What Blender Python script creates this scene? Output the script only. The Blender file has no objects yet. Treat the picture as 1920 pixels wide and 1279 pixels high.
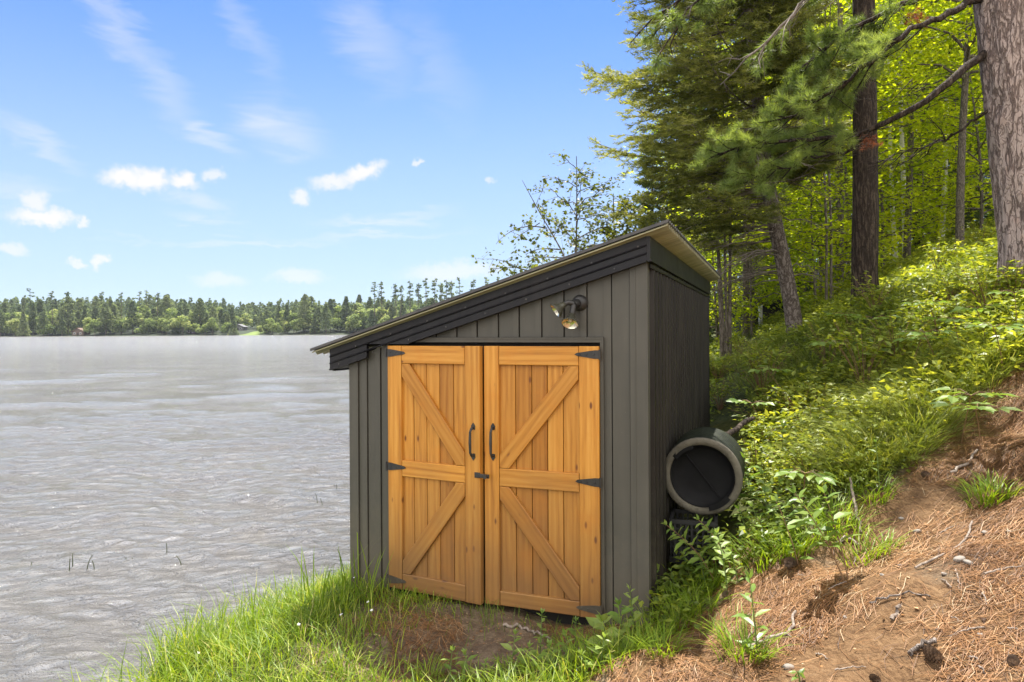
import bpy, math, random
import numpy as np
from mathutils import Vector, Matrix

rng = np.random.default_rng(11)
random.seed(11)
scene = bpy.context.scene
COL = scene.collection
R = math.radians

# ------------------------------------------------------------------ camera
FPX, HORIZON, ROLL, CAMZ = 1250.0, 619.0, 0.0057, 2.1
cam_d = bpy.data.cameras.new('camera')
cam = bpy.data.objects.new('camera', cam_d)
COL.objects.link(cam)
cam.location = (0, 0, CAMZ)
cam.rotation_euler = (R(90), ROLL, 0)
cam_d.sensor_width = 36.0
cam_d.lens = FPX / 1920 * 36
cam_d.shift_y = (HORIZON - 639.5) / 1920
cam_d.clip_start = 0.05
cam_d.clip_end = 4000
scene.camera = cam
scene.render.resolution_x, scene.render.resolution_y = 1024, 682

# ------------------------------------------------------------------ sun, exposure
SUN_EL, SUN_AZ = R(66), R(5)            # azimuth from +Y towards +X
SUN_STRENGTH, SKY_STRENGTH = 4.6, 0.085
sun_d = bpy.data.lights.new('sun', 'SUN')
sun_d.energy = SUN_STRENGTH
sun_d.angle = R(0.53)
sun_d.color = (1.0, 0.95, 0.86)
sun = bpy.data.objects.new('sun', sun_d)
COL.objects.link(sun)
to_sun = Vector((math.sin(SUN_AZ) * math.cos(SUN_EL), math.cos(SUN_AZ) * math.cos(SUN_EL), math.sin(SUN_EL)))
sun.rotation_euler = to_sun.to_track_quat('Z', 'Y').to_euler()
sun.location = (0, 0, 40)
scene.view_settings.view_transform = 'Standard'
scene.view_settings.look = 'None'
scene.view_settings.exposure = 1.45
scene.view_settings.gamma = 1.0
scene.cycles.use_denoising = True
scene.cycles.max_bounces = 8
scene.cycles.diffuse_bounces = 4
scene.cycles.glossy_bounces = 3
scene.cycles.transmission_bounces = 4
scene.cycles.transparent_max_bounces = 6
scene.cycles.caustics_reflective = False
scene.cycles.caustics_refractive = False
scene.cycles.sample_clamp_indirect = 6.0


def ND(nt, t, ins=None, **kw):
    n = nt.nodes.new(t)
    for k, v in kw.items():
        setattr(n, k, v)
    for k, v in (ins or {}).items():
        s = n.inputs[k]
        if isinstance(v, bpy.types.NodeSocket):
            nt.links.new(v, s)
        else:
            s.default_value = v
    return n


def col4(c):
    return (c[0], c[1], c[2], 1.0)


def ramp(nt, fac, stops, interp='LINEAR'):
    n = nt.nodes.new('ShaderNodeValToRGB')
    n.color_ramp.interpolation = interp
    e = n.color_ramp.elements
    while len(e) < len(stops):
        e.new(0.5)
    for i, (p, c) in enumerate(stops):
        e[i].position = p
        e[i].color = col4(c) if not isinstance(c, (int, float)) else (c, c, c, 1)
    if fac is not None:
        nt.links.new(fac, n.inputs['Fac'])
    return n.outputs['Color']


def mixc(nt, fac, a, b, mode='MIX'):
    n = nt.nodes.new('ShaderNodeMix')
    n.data_type = 'RGBA'
    n.blend_type = mode
    for s, v in ((n.inputs['Factor'], fac), (n.inputs['A'], a), (n.inputs['B'], b)):
        pass
    ins = [i for i in n.inputs if i.enabled]
    for s, v in zip(ins, (fac, a, b)):
        if isinstance(v, bpy.types.NodeSocket):
            nt.links.new(v, s)
        elif isinstance(v, (int, float)):
            s.default_value = v
        else:
            s.default_value = col4(v)
    return [o for o in n.outputs if o.enabled][0]


def math_n(nt, op, a, b=0.0, c=0.0, clamp=False):
    n = nt.nodes.new('ShaderNodeMath')
    n.operation = op
    n.use_clamp = clamp
    for s, v in zip(n.inputs, (a, b, c)):
        if isinstance(v, bpy.types.NodeSocket):
            nt.links.new(v, s)
        else:
            s.default_value = v
    return n.outputs[0]


# ------------------------------------------------------------------ sky
world = bpy.data.worlds.new('World')
scene.world = world
world.use_nodes = True
wt = world.node_tree
wt.nodes.clear()
SKY = ND(wt, 'ShaderNodeTexSky', sky_type='NISHITA', sun_disc=False, sun_elevation=SUN_EL,
         sun_rotation=SUN_AZ % (2 * math.pi), altitude=300, air_density=1.0, dust_density=0.4, ozone_density=2.2)
tc = ND(wt, 'ShaderNodeTexCoord')
sep = ND(wt, 'ShaderNodeSeparateXYZ', {0: tc.outputs['Generated']})
azim = math_n(wt, 'ARCTAN2', sep.outputs['X'], sep.outputs['Y'])
elev = math_n(wt, 'ARCSINE', sep.outputs['Z'])
azel = ND(wt, 'ShaderNodeCombineXYZ', {0: azim, 1: elev, 2: 0.0}).outputs[0]


def to_azel(px, py):
    return math.atan2(px - 960, FPX), math.atan2(HORIZON - py, math.hypot(FPX, px - 960))


def blob_field(vec, blobs, inner, outer, grow=1.0, dg=1.0):
    acc = None
    for (px, py, rx, ry, rot, dens) in blobs:
        a, e = to_azel(px, py)
        rx, ry, dens = rx * grow, ry * grow, min(1.0, dens * dg)
        k = math.cos(a) ** 2
        m = ND(wt, 'ShaderNodeMapping', {'Vector': vec, 'Location': (a, e, 0), 'Rotation': (0, 0, R(rot)),
                                         'Scale': (rx / FPX * k, ry / FPX * math.cos(a), 1)}, vector_type='TEXTURE')
        ln = ND(wt, 'ShaderNodeVectorMath', {0: m.outputs[0]}, operation='LENGTH').outputs['Value']
        mr = ND(wt, 'ShaderNodeMapRange', {'Value': ln, 'From Min': outer, 'From Max': inner, 'To Min': 0.0, 'To Max': dens},
                interpolation_type='SMOOTHSTEP', clamp=True).outputs[0]
        acc = mr if acc is None else math_n(wt, 'MAXIMUM', acc, mr)
    return acc


nz1 = ND(wt, 'ShaderNodeTexNoise', {'Vector': azel, 'Scale': 46.0, 'Detail': 8.0, 'Roughness': 0.66})
off1 = ND(wt, 'ShaderNodeVectorMath', {0: nz1.outputs['Color'], 1: (-0.5, -0.5, -0.5)}, operation='ADD').outputs[0]
off1 = ND(wt, 'ShaderNodeVectorMath', {0: off1, 'Scale': 0.036}, operation='SCALE').outputs[0]
vec1 = ND(wt, 'ShaderNodeVectorMath', {0: azel, 1: off1}, operation='ADD').outputs[0]
CUMULUS = [(235, 330, 42, 19, 0, 1.0), (280, 332, 40, 21, -6, 1.0), (345, 335, 30, 16, -12, .85), (404, 327, 20, 13, 25, .6),
           (625, 340, 42, 14, 8, .75), (680, 322, 45, 13, 18, .85), (563, 366, 18, 14, 0, .7), (85, 402, 62, 15, 4, .95),
           (64, 370, 30, 19, 0, .7), (155, 411, 11, 10, 0, .7), (22, 462, 32, 12, -5, .55), (145, 489, 17, 8, 0, .6),
           (188, 488, 15, 10, 10, .7), (415, 522, 45, 13, 0, .4), (560, 516, 52, 12, 0, .45), (850, 508, 90, 16, 4, .5),
           (785, 305, 7, 7, 0, .6), (920, 338, 9, 7, 0, .5)]
cum = blob_field(vec1, CUMULUS, 0.3, 1.2, 1.2, 1.15)
# high wisps: streaky noise on a slanted frame
mp = ND(wt, 'ShaderNodeMapping', {'Vector': azel, 'Rotation': (0, 0, R(38)), 'Scale': (5.0, 22.0, 1.0)})
nz2 = ND(wt, 'ShaderNodeTexNoise', {'Vector': mp.outputs[0], 'Scale': 1.6, 'Detail': 7.0, 'Roughness': 0.62, 'Distortion': 0.4})
off2 = ND(wt, 'ShaderNodeVectorMath', {0: nz2.outputs['Color'], 1: (-0.5, -0.5, -0.5)}, operation='ADD').outputs[0]
off2 = ND(wt, 'ShaderNodeVectorMath', {0: off2, 'Scale': 0.10}, operation='SCALE').outputs[0]
vec2 = ND(wt, 'ShaderNodeVectorMath', {0: azel, 1: off2}, operation='ADD').outputs[0]
WISPS = [(535, 245, 90, 52, -20, .62), (400, 248, 70, 22, -32, .55), (60, 255, 110, 22, -25, .6), (280, 120, 150, 40, -48, .5),
         (230, 40, 150, 30, -40, .42), (700, 70, 120, 70, -50, .42), (470, 60, 120, 34, -58, .32), (370, 374, 75, 22, -8, .6),
         (30, 350, 110, 34, 0, .42), (720, 400, 150, 13, 3, .55), (450, 448, 240, 9, 2, .5), (700, 436, 200, 9, 2, .45),
         (380, 411, 90, 10, 0, .45), (820, 120, 130, 60, -60, .25)]
wis = blob_field(vec2, WISPS, 0.05, 1.25)
streak = ND(wt, 'ShaderNodeMapRange', {'Value': nz2.outputs['Fac'], 'From Min': 0.28, 'From Max': 0.66, 'To Min': 0.35, 'To Max': 1.0}).outputs[0]
wis = math_n(wt, 'MULTIPLY', math_n(wt, 'MULTIPLY', wis, streak), 0.78)
# unseen bright cloud added overhead and behind to light the shed front
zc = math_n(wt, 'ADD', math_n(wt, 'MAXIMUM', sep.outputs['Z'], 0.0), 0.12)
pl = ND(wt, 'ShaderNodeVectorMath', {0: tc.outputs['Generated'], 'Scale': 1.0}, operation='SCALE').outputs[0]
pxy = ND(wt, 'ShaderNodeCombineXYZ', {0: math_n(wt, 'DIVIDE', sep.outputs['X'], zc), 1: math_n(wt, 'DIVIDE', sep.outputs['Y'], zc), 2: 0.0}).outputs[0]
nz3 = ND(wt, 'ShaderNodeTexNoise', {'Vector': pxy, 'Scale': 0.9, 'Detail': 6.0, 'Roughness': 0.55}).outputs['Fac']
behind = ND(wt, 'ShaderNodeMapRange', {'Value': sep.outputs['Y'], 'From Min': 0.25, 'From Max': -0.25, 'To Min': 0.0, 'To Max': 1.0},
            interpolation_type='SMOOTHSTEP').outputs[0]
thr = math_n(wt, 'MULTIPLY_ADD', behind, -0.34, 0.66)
fill_cloud = math_n(wt, 'MULTIPLY', math_n(wt, 'SUBTRACT', nz3, thr), 6.0, clamp=True)
fill_cloud = math_n(wt, 'MULTIPLY', fill_cloud, behind)
# Nishita's colour, a little deeper and bluer up high
sky_c = mixc(wt, 1.0, SKY.outputs[0], (0.41, 0.585, 0.90), 'MULTIPLY')
lowhaze = ND(wt, 'ShaderNodeMapRange', {'Value': elev, 'From Min': 0.0, 'From Max': 0.5, 'To Min': 0.76, 'To Max': 0.0},
             interpolation_type='SMOOTHSTEP').outputs[0]
sky_c = mixc(wt, lowhaze, sky_c, (3.0, 3.6, 4.2))
CLOUD_C = (4.3, 4.25, 4.35)
sky_c = mixc(wt, math_n(wt, 'MAXIMUM', cum, wis, clamp=True), sky_c, CLOUD_C)
sky_c = mixc(wt, fill_cloud, sky_c, (11.6, 11.0, 10.3))
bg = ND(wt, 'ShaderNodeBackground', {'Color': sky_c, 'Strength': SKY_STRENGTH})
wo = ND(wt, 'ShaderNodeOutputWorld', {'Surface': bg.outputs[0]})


# ------------------------------------------------------------------ pixel helpers (where things stand)
def ray(px, py):
    x, y = px - 960.0, py - 639.5
    c, s = math.cos(ROLL), math.sin(ROLL)
    dx, dy = c * x - s * y, s * x + c * y
    return np.array([dx / FPX, 1.0, (HORIZON - 639.5 - dy) / FPX])


def at(px, py, d):
    return np.array([0, 0, CAMZ]) + ray(px, py) * d


# ------------------------------------------------------------------ noise
def _hash(ix, iy, iz, seed):
    h = (ix.astype(np.int64) * 374761393 + iy.astype(np.int64) * 668265263 + iz.astype(np.int64) * 2147483647 + seed * 974711) & 0xffffffff
    h = ((h ^ (h >> 13)) * 1274126177) & 0xffffffff
    h = h ^ (h >> 16)
    return (h & 0xffff) / 65535.0


def vnoise(x, y, z=None, seed=0):
    x, y = np.asarray(x, float), np.asarray(y, float)
    z = np.zeros_like(x) if z is None else np.asarray(z, float)
    ix, iy, iz = np.floor(x), np.floor(y), np.floor(z)
    fx, fy, fz = x - ix, y - iy, z - iz
    fx, fy, fz = [f * f * (3 - 2 * f) for f in (fx, fy, fz)]
    r = 0
    for a in (0, 1):
        for b in (0, 1):
            for c in (0, 1):
                w = (fx if a else 1 - fx) * (fy if b else 1 - fy) * (fz if c else 1 - fz)
                r = r + w * _hash(ix + a, iy + b, iz + c, seed)
    return r * 2 - 1


def fbm(x, y, z=None, seed=0, octs=4, gain=.5):
    r, a, f = 0, 1.0, 1.0
    z0 = np.zeros_like(np.asarray(x, float)) if z is None else z
    for o in range(octs):
        r = r + a * vnoise(np.asarray(x) * f, np.asarray(y) * f, np.asarray(z0) * f, seed + o * 17)
        a *= gain
        f *= 2.03
    return r


def sstep(a, b, x):
    t = np.clip((np.asarray(x, float) - a) / (b - a), 0, 1)
    return t * t * (3 - 2 * t)


# ------------------------------------------------------------------ mesh building
def fast_mesh(name, parts, mats, smooth=False):
    """parts: (V, F, material index, seed per vertex or None)"""
    Vs, Ls, starts, mi, seeds = [], [], [], [], []
    nv = nl = 0
    any_seed = any(p[3] is not None for p in parts)
    for V, F, m, sd in parts:
        V = np.asarray(V, float).reshape(-1, 3)
        F = np.asarray(F, np.int64)
        if len(F) == 0:
            continue
        Vs.append(V)
        Ls.append((F + nv).ravel())
        starts.append(nl + np.arange(len(F)) * F.shape[1])
        mi.append(np.full(len(F), m))
        if any_seed:
            seeds.append(np.zeros(len(V)) if sd is None else np.broadcast_to(sd, (len(V),)))
        nv += len(V)
        nl += F.size
    V = np.concatenate(Vs)
    L = np.concatenate(Ls).astype(np.int32)
    S = np.concatenate(starts).astype(np.int32)
    me = bpy.data.meshes.new(name)
    me.vertices.add(len(V))
    me.vertices.foreach_set('co', V.astype(np.float32).ravel())
    me.loops.add(len(L))
    me.loops.foreach_set('vertex_index', L)
    me.polygons.add(len(S))
    me.polygons.foreach_set('loop_start', S)
    for m in mats:
        me.materials.append(m)
    me.polygons.foreach_set('material_index', np.concatenate(mi).astype(np.int32))
    me.polygons.foreach_set('use_smooth', np.full(len(S), smooth))
    if any_seed:
        a = me.attributes.new('seed', 'FLOAT', 'POINT')
        a.data.foreach_set('value', np.concatenate(seeds).astype(np.float32))
    me.update(calc_edges=True)
    me.validate()
    return me


class MB:
    """collects boxes, prisms, tubes ... into ONE mesh"""
    def __init__(self):
        self.parts = []

    def add(self, V, F, m=0, seed=None):
        self.parts.append((np.asarray(V, float), np.asarray(F, np.int64), m, seed))
        return self

    def box(self, x0, x1, y0, y1, z0, z1, m=0, seed=None, bev=0.0):
        if bev > 0:
            return self.bevbox(x0, x1, y0, y1, z0, z1, bev, m, seed)
        V = [(x0, y0, z0), (x1, y0, z0), (x1, y1, z0), (x0, y1, z0), (x0, y0, z1), (x1, y0, z1), (x1, y1, z1), (x0, y1, z1)]
        F = [(0, 3, 2, 1), (4, 5, 6, 7), (0, 1, 5, 4), (1, 2, 6, 5), (2, 3, 7, 6), (3, 0, 4, 7)]
        return self.add(V, F, m, seed)

    def bevbox(self, x0, x1, y0, y1, z0, z1, b, m=0, seed=None):
        # chamfer the front (low y) face edges
        V = [(x0, y0 + b, z0), (x1, y0 + b, z0), (x1, y1, z0), (x0, y1, z0), (x0, y0 + b, z1), (x1, y0 + b, z1), (x1, y1, z1), (x0, y1, z1),
             (x0 + b, y0, z0 + b), (x1 - b, y0, z0 + b), (x1 - b, y0, z1 - b), (x0 + b, y0, z1 - b)]
        F = [(0, 3, 2, 1), (4, 5, 6, 7), (1, 2, 6, 5), (2, 3, 7, 6), (3, 0, 4, 7), (8, 9, 10, 11), (0, 1, 9, 8), (1, 5, 10, 9), (5, 4, 11, 10), (4, 0, 8, 11)]
        return self.add(V, F, m, seed)

    def prism(self, poly, y0, y1, m=0, seed=None):
        """poly: (x, z) counter-clockwise seen from -y; extruded from y0 (front) to y1"""
        n = len(poly)
        V = [(p[0], y0, p[1]) for p in poly] + [(p[0], y1, p[1]) for p in poly]
        self.add(V, [list(range(n))], m, seed)
        self.add(V, [list(range(2 * n - 1, n - 1, -1))], m, seed)
        self.add(V, [(i, i + n, (i + 1) % n + n, (i + 1) % n) for i in range(n)], m, seed)
        return self

    def tube(self, pts, rad, n=8, m=0, seed=None, cap=True):
        V, F = tube_vf(pts, rad, n)
        self.add(V, F, m, seed)
        if cap:
            k = len(pts)
            self.add(V, [list(range(n - 1, -1, -1))], m, seed)
            self.add(V, [[(k - 1) * n + i for i in range(n)]], m, seed)
        return self

    def lathe(self, prof, origin, axis, n=24, m=0, seed=None):
        """prof: (radius, along)"""
        a = np.asarray(axis, float)
        a = a / np.linalg.norm(a)
        t = np.array([0, 0, 1.]) if abs(a[2]) < .9 else np.array([1., 0, 0])
        u = np.cross(a, t); u /= np.linalg.norm(u)
        v = np.cross(a, u)
        ang = np.arange(n) * 2 * np.pi / n
        ring = np.cos(ang)[:, None] * u + np.sin(ang)[:, None] * v
        V = np.concatenate([np.asarray(origin) + a * h + ring * r for r, h in prof])
        F = [(i * n + j, i * n + (j + 1) % n, (i + 1) * n + (j + 1) % n, (i + 1) * n + j) for i in range(len(prof) - 1) for j in range(n)]
        return self.add(V, F, m, seed)

    def mesh(self, name, mats, smooth=False):
        return fast_mesh(name, self.parts, mats if isinstance(mats, (list, tuple)) else [mats], smooth)


def tube_vf(pts, rad, n=8):
    pts = np.asarray(pts, float)
    k = len(pts)
    rad = np.broadcast_to(np.asarray(rad, float), (k,))
    d = np.gradient(pts, axis=0)
    d /= np.linalg.norm(d, axis=1)[:, None] + 1e-12
    ref = np.array([0.31, 0.17, 0.93]) if abs(d[:, 2]).mean() < .8 else np.array([0.95, 0.3, 0.05])
    u = np.cross(d, ref); u /= np.linalg.norm(u, axis=1)[:, None] + 1e-12
    v = np.cross(d, u)
    ang = np.arange(n) * 2 * np.pi / n
    V = (pts[:, None, :] + rad[:, None, None] * (np.cos(ang)[None, :, None] * u[:, None, :] + np.sin(ang)[None, :, None] * v[:, None, :])).reshape(-1, 3)
    i = np.repeat(np.arange(k - 1), n); j = np.tile(np.arange(n), k - 1); j2 = (j + 1) % n
    F = np.stack([i * n + j, i * n + j2, (i + 1) * n + j2, (i + 1) * n + j], 1)
    return V, F


def nrm(v):
    v = np.asarray(v, float)
    return v / (np.linalg.norm(v, axis=-1, keepdims=True) + 1e-12)


def frames(d, n):
    d = nrm(d)
    n = nrm(n - (n * d).sum(-1, keepdims=True) * d)
    x = np.cross(d, n)
    return np.stack([x, d, n], -1)          # columns: width, length, normal


def scatter(tv, tf, M, C, S):
    """template copied N times"""
    tv = np.asarray(tv, float); tf = np.asarray(tf, np.int64)
    S = np.asarray(S, float)
    if S.ndim == 1:
        S = S[:, None]
    loc = tv[None] * (S[:, None, :] if S.shape[1] == 3 else S[:, :, None])
    V = np.einsum('nij,nkj->nki', M, loc) + C[:, None, :]
    F = tf[None] + (np.arange(len(C)) * len(tv))[:, None, None]
    return V.reshape(-1, 3), F.reshape(-1, tf.shape[1])


def rand_dir(n, r=None):
    v = (r or rng).normal(size=(n, 3))
    return nrm(v)


LEAF_S = ([(0, 0, 0), (.3, .45, .07), (0, 1, -.06), (-.3, .45, .07)], [(0, 1, 2), (0, 2, 3)])
LEAF_L = ([(0, 0, 0), (-.17, .2, .04), (0, .28, -.015), (.17, .2, .04), (-.22, .52, .035), (0, .6, -.03), (.22, .52, .035), (0, 1, -.13)],
          [(0, 2, 1), (0, 3, 2), (1, 2, 5), (1, 5, 4), (2, 3, 6), (2, 6, 5), (4, 5, 7), (5, 6, 7)])
LEAF_M = ([(0, 0, 0), (.42, .12, .05), (.3, .42, .03), (.5, .72, .08), (.17, .68, 0), (0, 1.05, -.06), (-.17, .68, 0), (-.5, .72, .08), (-.3, .42, .03), (-.42, .12, .05)],
          [(0, 1, 2), (0, 2, 4), (2, 3, 4), (0, 4, 5), (0, 5, 6), (0, 6, 8), (6, 7, 8), (0, 8, 9)])


def leaf_parts(C, size, rs, tmpl=LEAF_S, m=0, flat=0.5, seed=None, droop=0.0):
    n = len(C)
    d = rand_dir(n, rs); d[:, 2] = d[:, 2] * .5 - droop
    nn = rand_dir(n, rs) * (1 - flat) + np.array([0, 0, flat])
    s = size * rs.uniform(.65, 1.25, n)
    V, F = scatter(tmpl[0], tmpl[1], frames(d, nn), C, s)
    sd = rs.uniform(0, 1, n) if seed is None else np.clip(seed + rs.normal(0, .12, n), 0, 1)
    return (V, F, m, np.repeat(sd, len(tmpl[0])))


# ------------------------------------------------------------------ objects
def link(name, data, parent=None, loc=None, rot=None):
    o = bpy.data.objects.new(name, data)
    COL.objects.link(o)
    if parent is not None:
        o.parent = parent
    if loc is not None:
        o.location = [float(v) for v in loc]
    if rot is not None:
        o.rotation_euler = rot
    return o


def tag(o, label=None, cat=None, group=None, kind=None):
    for k, v in (('label', label), ('category', cat), ('group', group), ('kind', kind)):
        if v:
            o[k] = v
    return o


def thing(name, label, cat, loc=(0, 0, 0), rotz=0.0, group=None):
    return tag(link(name, None, None, loc, (0, 0, rotz)), label, cat, group)


def copy_tree(o, parent=None):
    c = o.copy()
    COL.objects.link(c)
    if parent is not None:
        c.parent = parent
    for ch in list(o.children):
        copy_tree(ch, c)
    return c

# ------------------------------------------------------------------ materials
def new_mat(name):
    m = bpy.data.materials.new(name)
    m.use_nodes = True
    nt = m.node_tree
    nt.nodes.clear()
    out = nt.nodes.new('ShaderNodeOutputMaterial')
    return m, nt, out


def coords(nt, scale=(1, 1, 1), seed_off=0.0, src='Object'):
    t = ND(nt, 'ShaderNodeTexCoord')
    v = t.outputs[src]
    if seed_off:
        a = ND(nt, 'ShaderNodeAttribute', attribute_name='seed')
        o = ND(nt, 'ShaderNodeVectorMath', {0: a.outputs['Vector'], 1: (seed_off, seed_off * 1.7, seed_off * 2.3)}, operation='MULTIPLY').outputs[0]
        v = ND(nt, 'ShaderNodeVectorMath', {0: v, 1: o}, operation='ADD').outputs[0]
    return ND(nt, 'ShaderNodeMapping', {'Vector': v, 'Scale': scale}).outputs[0]


def noise(nt, vec, scale, detail=5.0, rough=0.55, dist=0.0, out='Fac'):
    return ND(nt, 'ShaderNodeTexNoise', {'Vector': vec, 'Scale': scale, 'Detail': detail, 'Roughness': rough, 'Distortion': dist}).outputs[out]


def mottle(name, stops, scale, rough=0.6, bump=0.0, bscale=None, metal=0.0, stretch=(1, 1, 1), spec=0.4, detail=6.0, dist=0.0, src='Object', bdist=0.02):
    m, nt, out = new_mat(name)
    v = coords(nt, stretch, src=src)
    f = noise(nt, v, scale, detail, .6, dist)
    c = ramp(nt, f, stops)
    p = ND(nt, 'ShaderNodeBsdfPrincipled', {'Base Color': c, 'Metallic': metal, 'Specular IOR Level': spec})
    r2 = noise(nt, v, scale * 2.7, 4)
    nt.links.new(ND(nt, 'ShaderNodeMapRange', {'Value': r2, 'To Min': rough - .12, 'To Max': min(1, rough + .12)}).outputs[0], p.inputs['Roughness'])
    if bump:
        b = ND(nt, 'ShaderNodeBump', {'Height': noise(nt, v, bscale or scale * 4, 6), 'Strength': bump, 'Distance': bdist})
        nt.links.new(b.outputs[0], p.inputs['Normal'])
    nt.links.new(p.outputs[0], out.inputs[0])
    return m


def foliage(name, stops, trans, tfac=0.45, rough=0.5, spec=0.25, clump=0.0):
    """leaf: glossy diffuse front + light passing through; colour varies leaf by leaf"""
    m, nt, out = new_mat(name)
    a = ND(nt, 'ShaderNodeAttribute', attribute_name='seed').outputs['Fac']
    if clump:
        oi = ND(nt, 'ShaderNodeObjectInfo').outputs['Random']
        a = math_n(nt, 'ADD', a, math_n(nt, 'MULTIPLY', math_n(nt, 'SUBTRACT', oi, 0.5), clump), clamp=True)
    c = ramp(nt, a, stops)
    ct = mixc(nt, 1.0, c, trans, 'MULTIPLY')
    p = ND(nt, 'ShaderNodeBsdfPrincipled', {'Base Color': c, 'Roughness': rough, 'Specular IOR Level': spec})
    t = ND(nt, 'ShaderNodeBsdfTranslucent', {'Color': ct})
    mx = ND(nt, 'ShaderNodeMixShader', {0: tfac, 1: p.outputs[0], 2: t.outputs[0]})
    nt.links.new(mx.outputs[0], out.inputs[0])
    return m


def make_wood():
    m, nt, out = new_mat('stained_pine')
    v = coords(nt, (1, 1, 1), seed_off=7.3)
    vg = ND(nt, 'ShaderNodeMapping', {'Vector': v, 'Scale': (34, 34, 1.5)}).outputs[0]
    # knots
    vk = ND(nt, 'ShaderNodeMapping', {'Vector': v, 'Scale': (11, 3.0, 4.3)}).outputs[0]
    vor = ND(nt, 'ShaderNodeTexVoronoi', {'Vector': vk, 'Scale': 1.0, 'Randomness': 1.0})
    kd = vor.outputs['Distance']
    kn = ND(nt, 'ShaderNodeMapRange', {'Value': kd, 'From Min': .05, 'From Max': .13, 'To Min': 1.0, 'To Max': 0.0}, interpolation_type='SMOOTHSTEP').outputs[0]
    warp = ND(nt, 'ShaderNodeMapRange', {'Value': kd, 'From Min': .0, 'From Max': .45, 'To Min': 1.6, 'To Max': 0.0}).outputs[0]
    g = noise(nt, vg, 1.0, 6, .62, .6)
    rings = ND(nt, 'ShaderNodeTexWave', {'Vector': ND(nt, 'ShaderNodeMapping', {'Vector': v, 'Scale': (5, 5, .4)}).outputs[0], 'Scale': 1.6, 'Distortion': 5.0, 'Detail': 3.0, 'Detail Scale': 1.2,
                                             'Phase Offset': warp}, wave_type='BANDS', bands_direction='X').outputs['Fac']
    gr = math_n(nt, 'ADD', math_n(nt, 'MULTIPLY', g, .86), math_n(nt, 'MULTIPLY', rings, .14))
    c = ramp(nt, gr, [(.25, (.30, .118, .016)), (.48, (.47, .207, .032)), (.75, (.58, .295, .062))])
    sd = ND(nt, 'ShaderNodeAttribute', attribute_name='seed').outputs['Fac']
    tone = ramp(nt, sd, [(0, (.70, .62, .54)), (.5, (1, 1, 1)), (1, (1.16, 1.15, 1.08))])
    c = mixc(nt, 1.0, c, tone, 'MULTIPLY')
    c = mixc(nt, kn, c, (.15, .05, .014))
    # orange stain blotches, and grey weathering on the splashed bottom of the doors
    geo = ND(nt, 'ShaderNodeNewGeometry').outputs['Position']
    bl = noise(nt, geo, 5.5, 4)
    c = mixc(nt, ND(nt, 'ShaderNodeMapRange', {'Value': bl, 'From Min': .52, 'From Max': .72, 'To Min': 0, 'To Max': .45}).outputs[0], c, (.52, .19, .02))
    z = ND(nt, 'ShaderNodeSeparateXYZ', {0: geo}).outputs['Z']
    zz = math_n(nt, 'ADD', z, math_n(nt, 'MULTIPLY', math_n(nt, 'SUBTRACT', noise(nt, geo, 3.0, 5), .5), .7))
    wet = ND(nt, 'ShaderNodeMapRange', {'Value': zz, 'From Min': .40, 'From Max': 1.3, 'To Min': .95, 'To Max': 0.0}).outputs[0]
    c = mixc(nt, wet, c, mixc(nt, .75, c, (.12, .075, .042)))
    p = ND(nt, 'ShaderNodeBsdfPrincipled', {'Base Color': c, 'Roughness': .5, 'Specular IOR Level': .35})
    b = ND(nt, 'ShaderNodeBump', {'Height': gr, 'Strength': .35, 'Distance': .004})
    nt.links.new(b.outputs[0], p.inputs['Normal'])
    nt.links.new(p.outputs[0], out.inputs[0])
    return m


def painted_metal(name, c, rough, dust=.25, metal=0.0, spec=.45):
    m, nt, out = new_mat(name)
    geo = ND(nt, 'ShaderNodeNewGeometry').outputs['Position']
    n1 = noise(nt, geo, 3.0, 6, .65)
    n2 = noise(nt, ND(nt, 'ShaderNodeMapping', {'Vector': geo, 'Scale': (14, 14, 1.2)}).outputs[0], 1.5, 5)
    f = math_n(nt, 'MULTIPLY', n1, n2)
    cc = mixc(nt, ND(nt, 'ShaderNodeMapRange', {'Value': f, 'From Min': .15, 'From Max': .5, 'To Min': 0, 'To Max': dust}).outputs[0], c, (.30, .27, .22))
    sp = ND(nt, 'ShaderNodeTexVoronoi', {'Vector': geo, 'Scale': 19.0}).outputs['Distance']
    cc = mixc(nt, ND(nt, 'ShaderNodeMapRange', {'Value': sp, 'From Min': .03, 'From Max': .07, 'To Min': dust * 1.2, 'To Max': 0}).outputs[0], cc, (.38, .35, .3))
    pz = ND(nt, 'ShaderNodeSeparateXYZ', {0: geo}).outputs['Z']
    spl = math_n(nt, 'ADD', pz, math_n(nt, 'MULTIPLY', math_n(nt, 'SUBTRACT', noise(nt, geo, 9.0, 6, .7), .5), .9))
    cc = mixc(nt, ND(nt, 'ShaderNodeMapRange', {'Value': spl, 'From Min': .35, 'From Max': .95, 'To Min': .45, 'To Max': 0}).outputs[0], cc, (.15, .125, .09))
    p = ND(nt, 'ShaderNodeBsdfPrincipled', {'Base Color': cc, 'Metallic': metal, 'Specular IOR Level': spec})
    nt.links.new(ND(nt, 'ShaderNodeMapRange', {'Value': n1, 'To Min': rough - .1, 'To Max': rough + .15}).outputs[0], p.inputs['Roughness'])
    b = ND(nt, 'ShaderNodeBump', {'Height': noise(nt, geo, 4.0, 3), 'Strength': .12, 'Distance': .02})
    nt.links.new(b.outputs[0], p.inputs['Normal'])
    nt.links.new(p.outputs[0], out.inputs[0])
    return m


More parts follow.
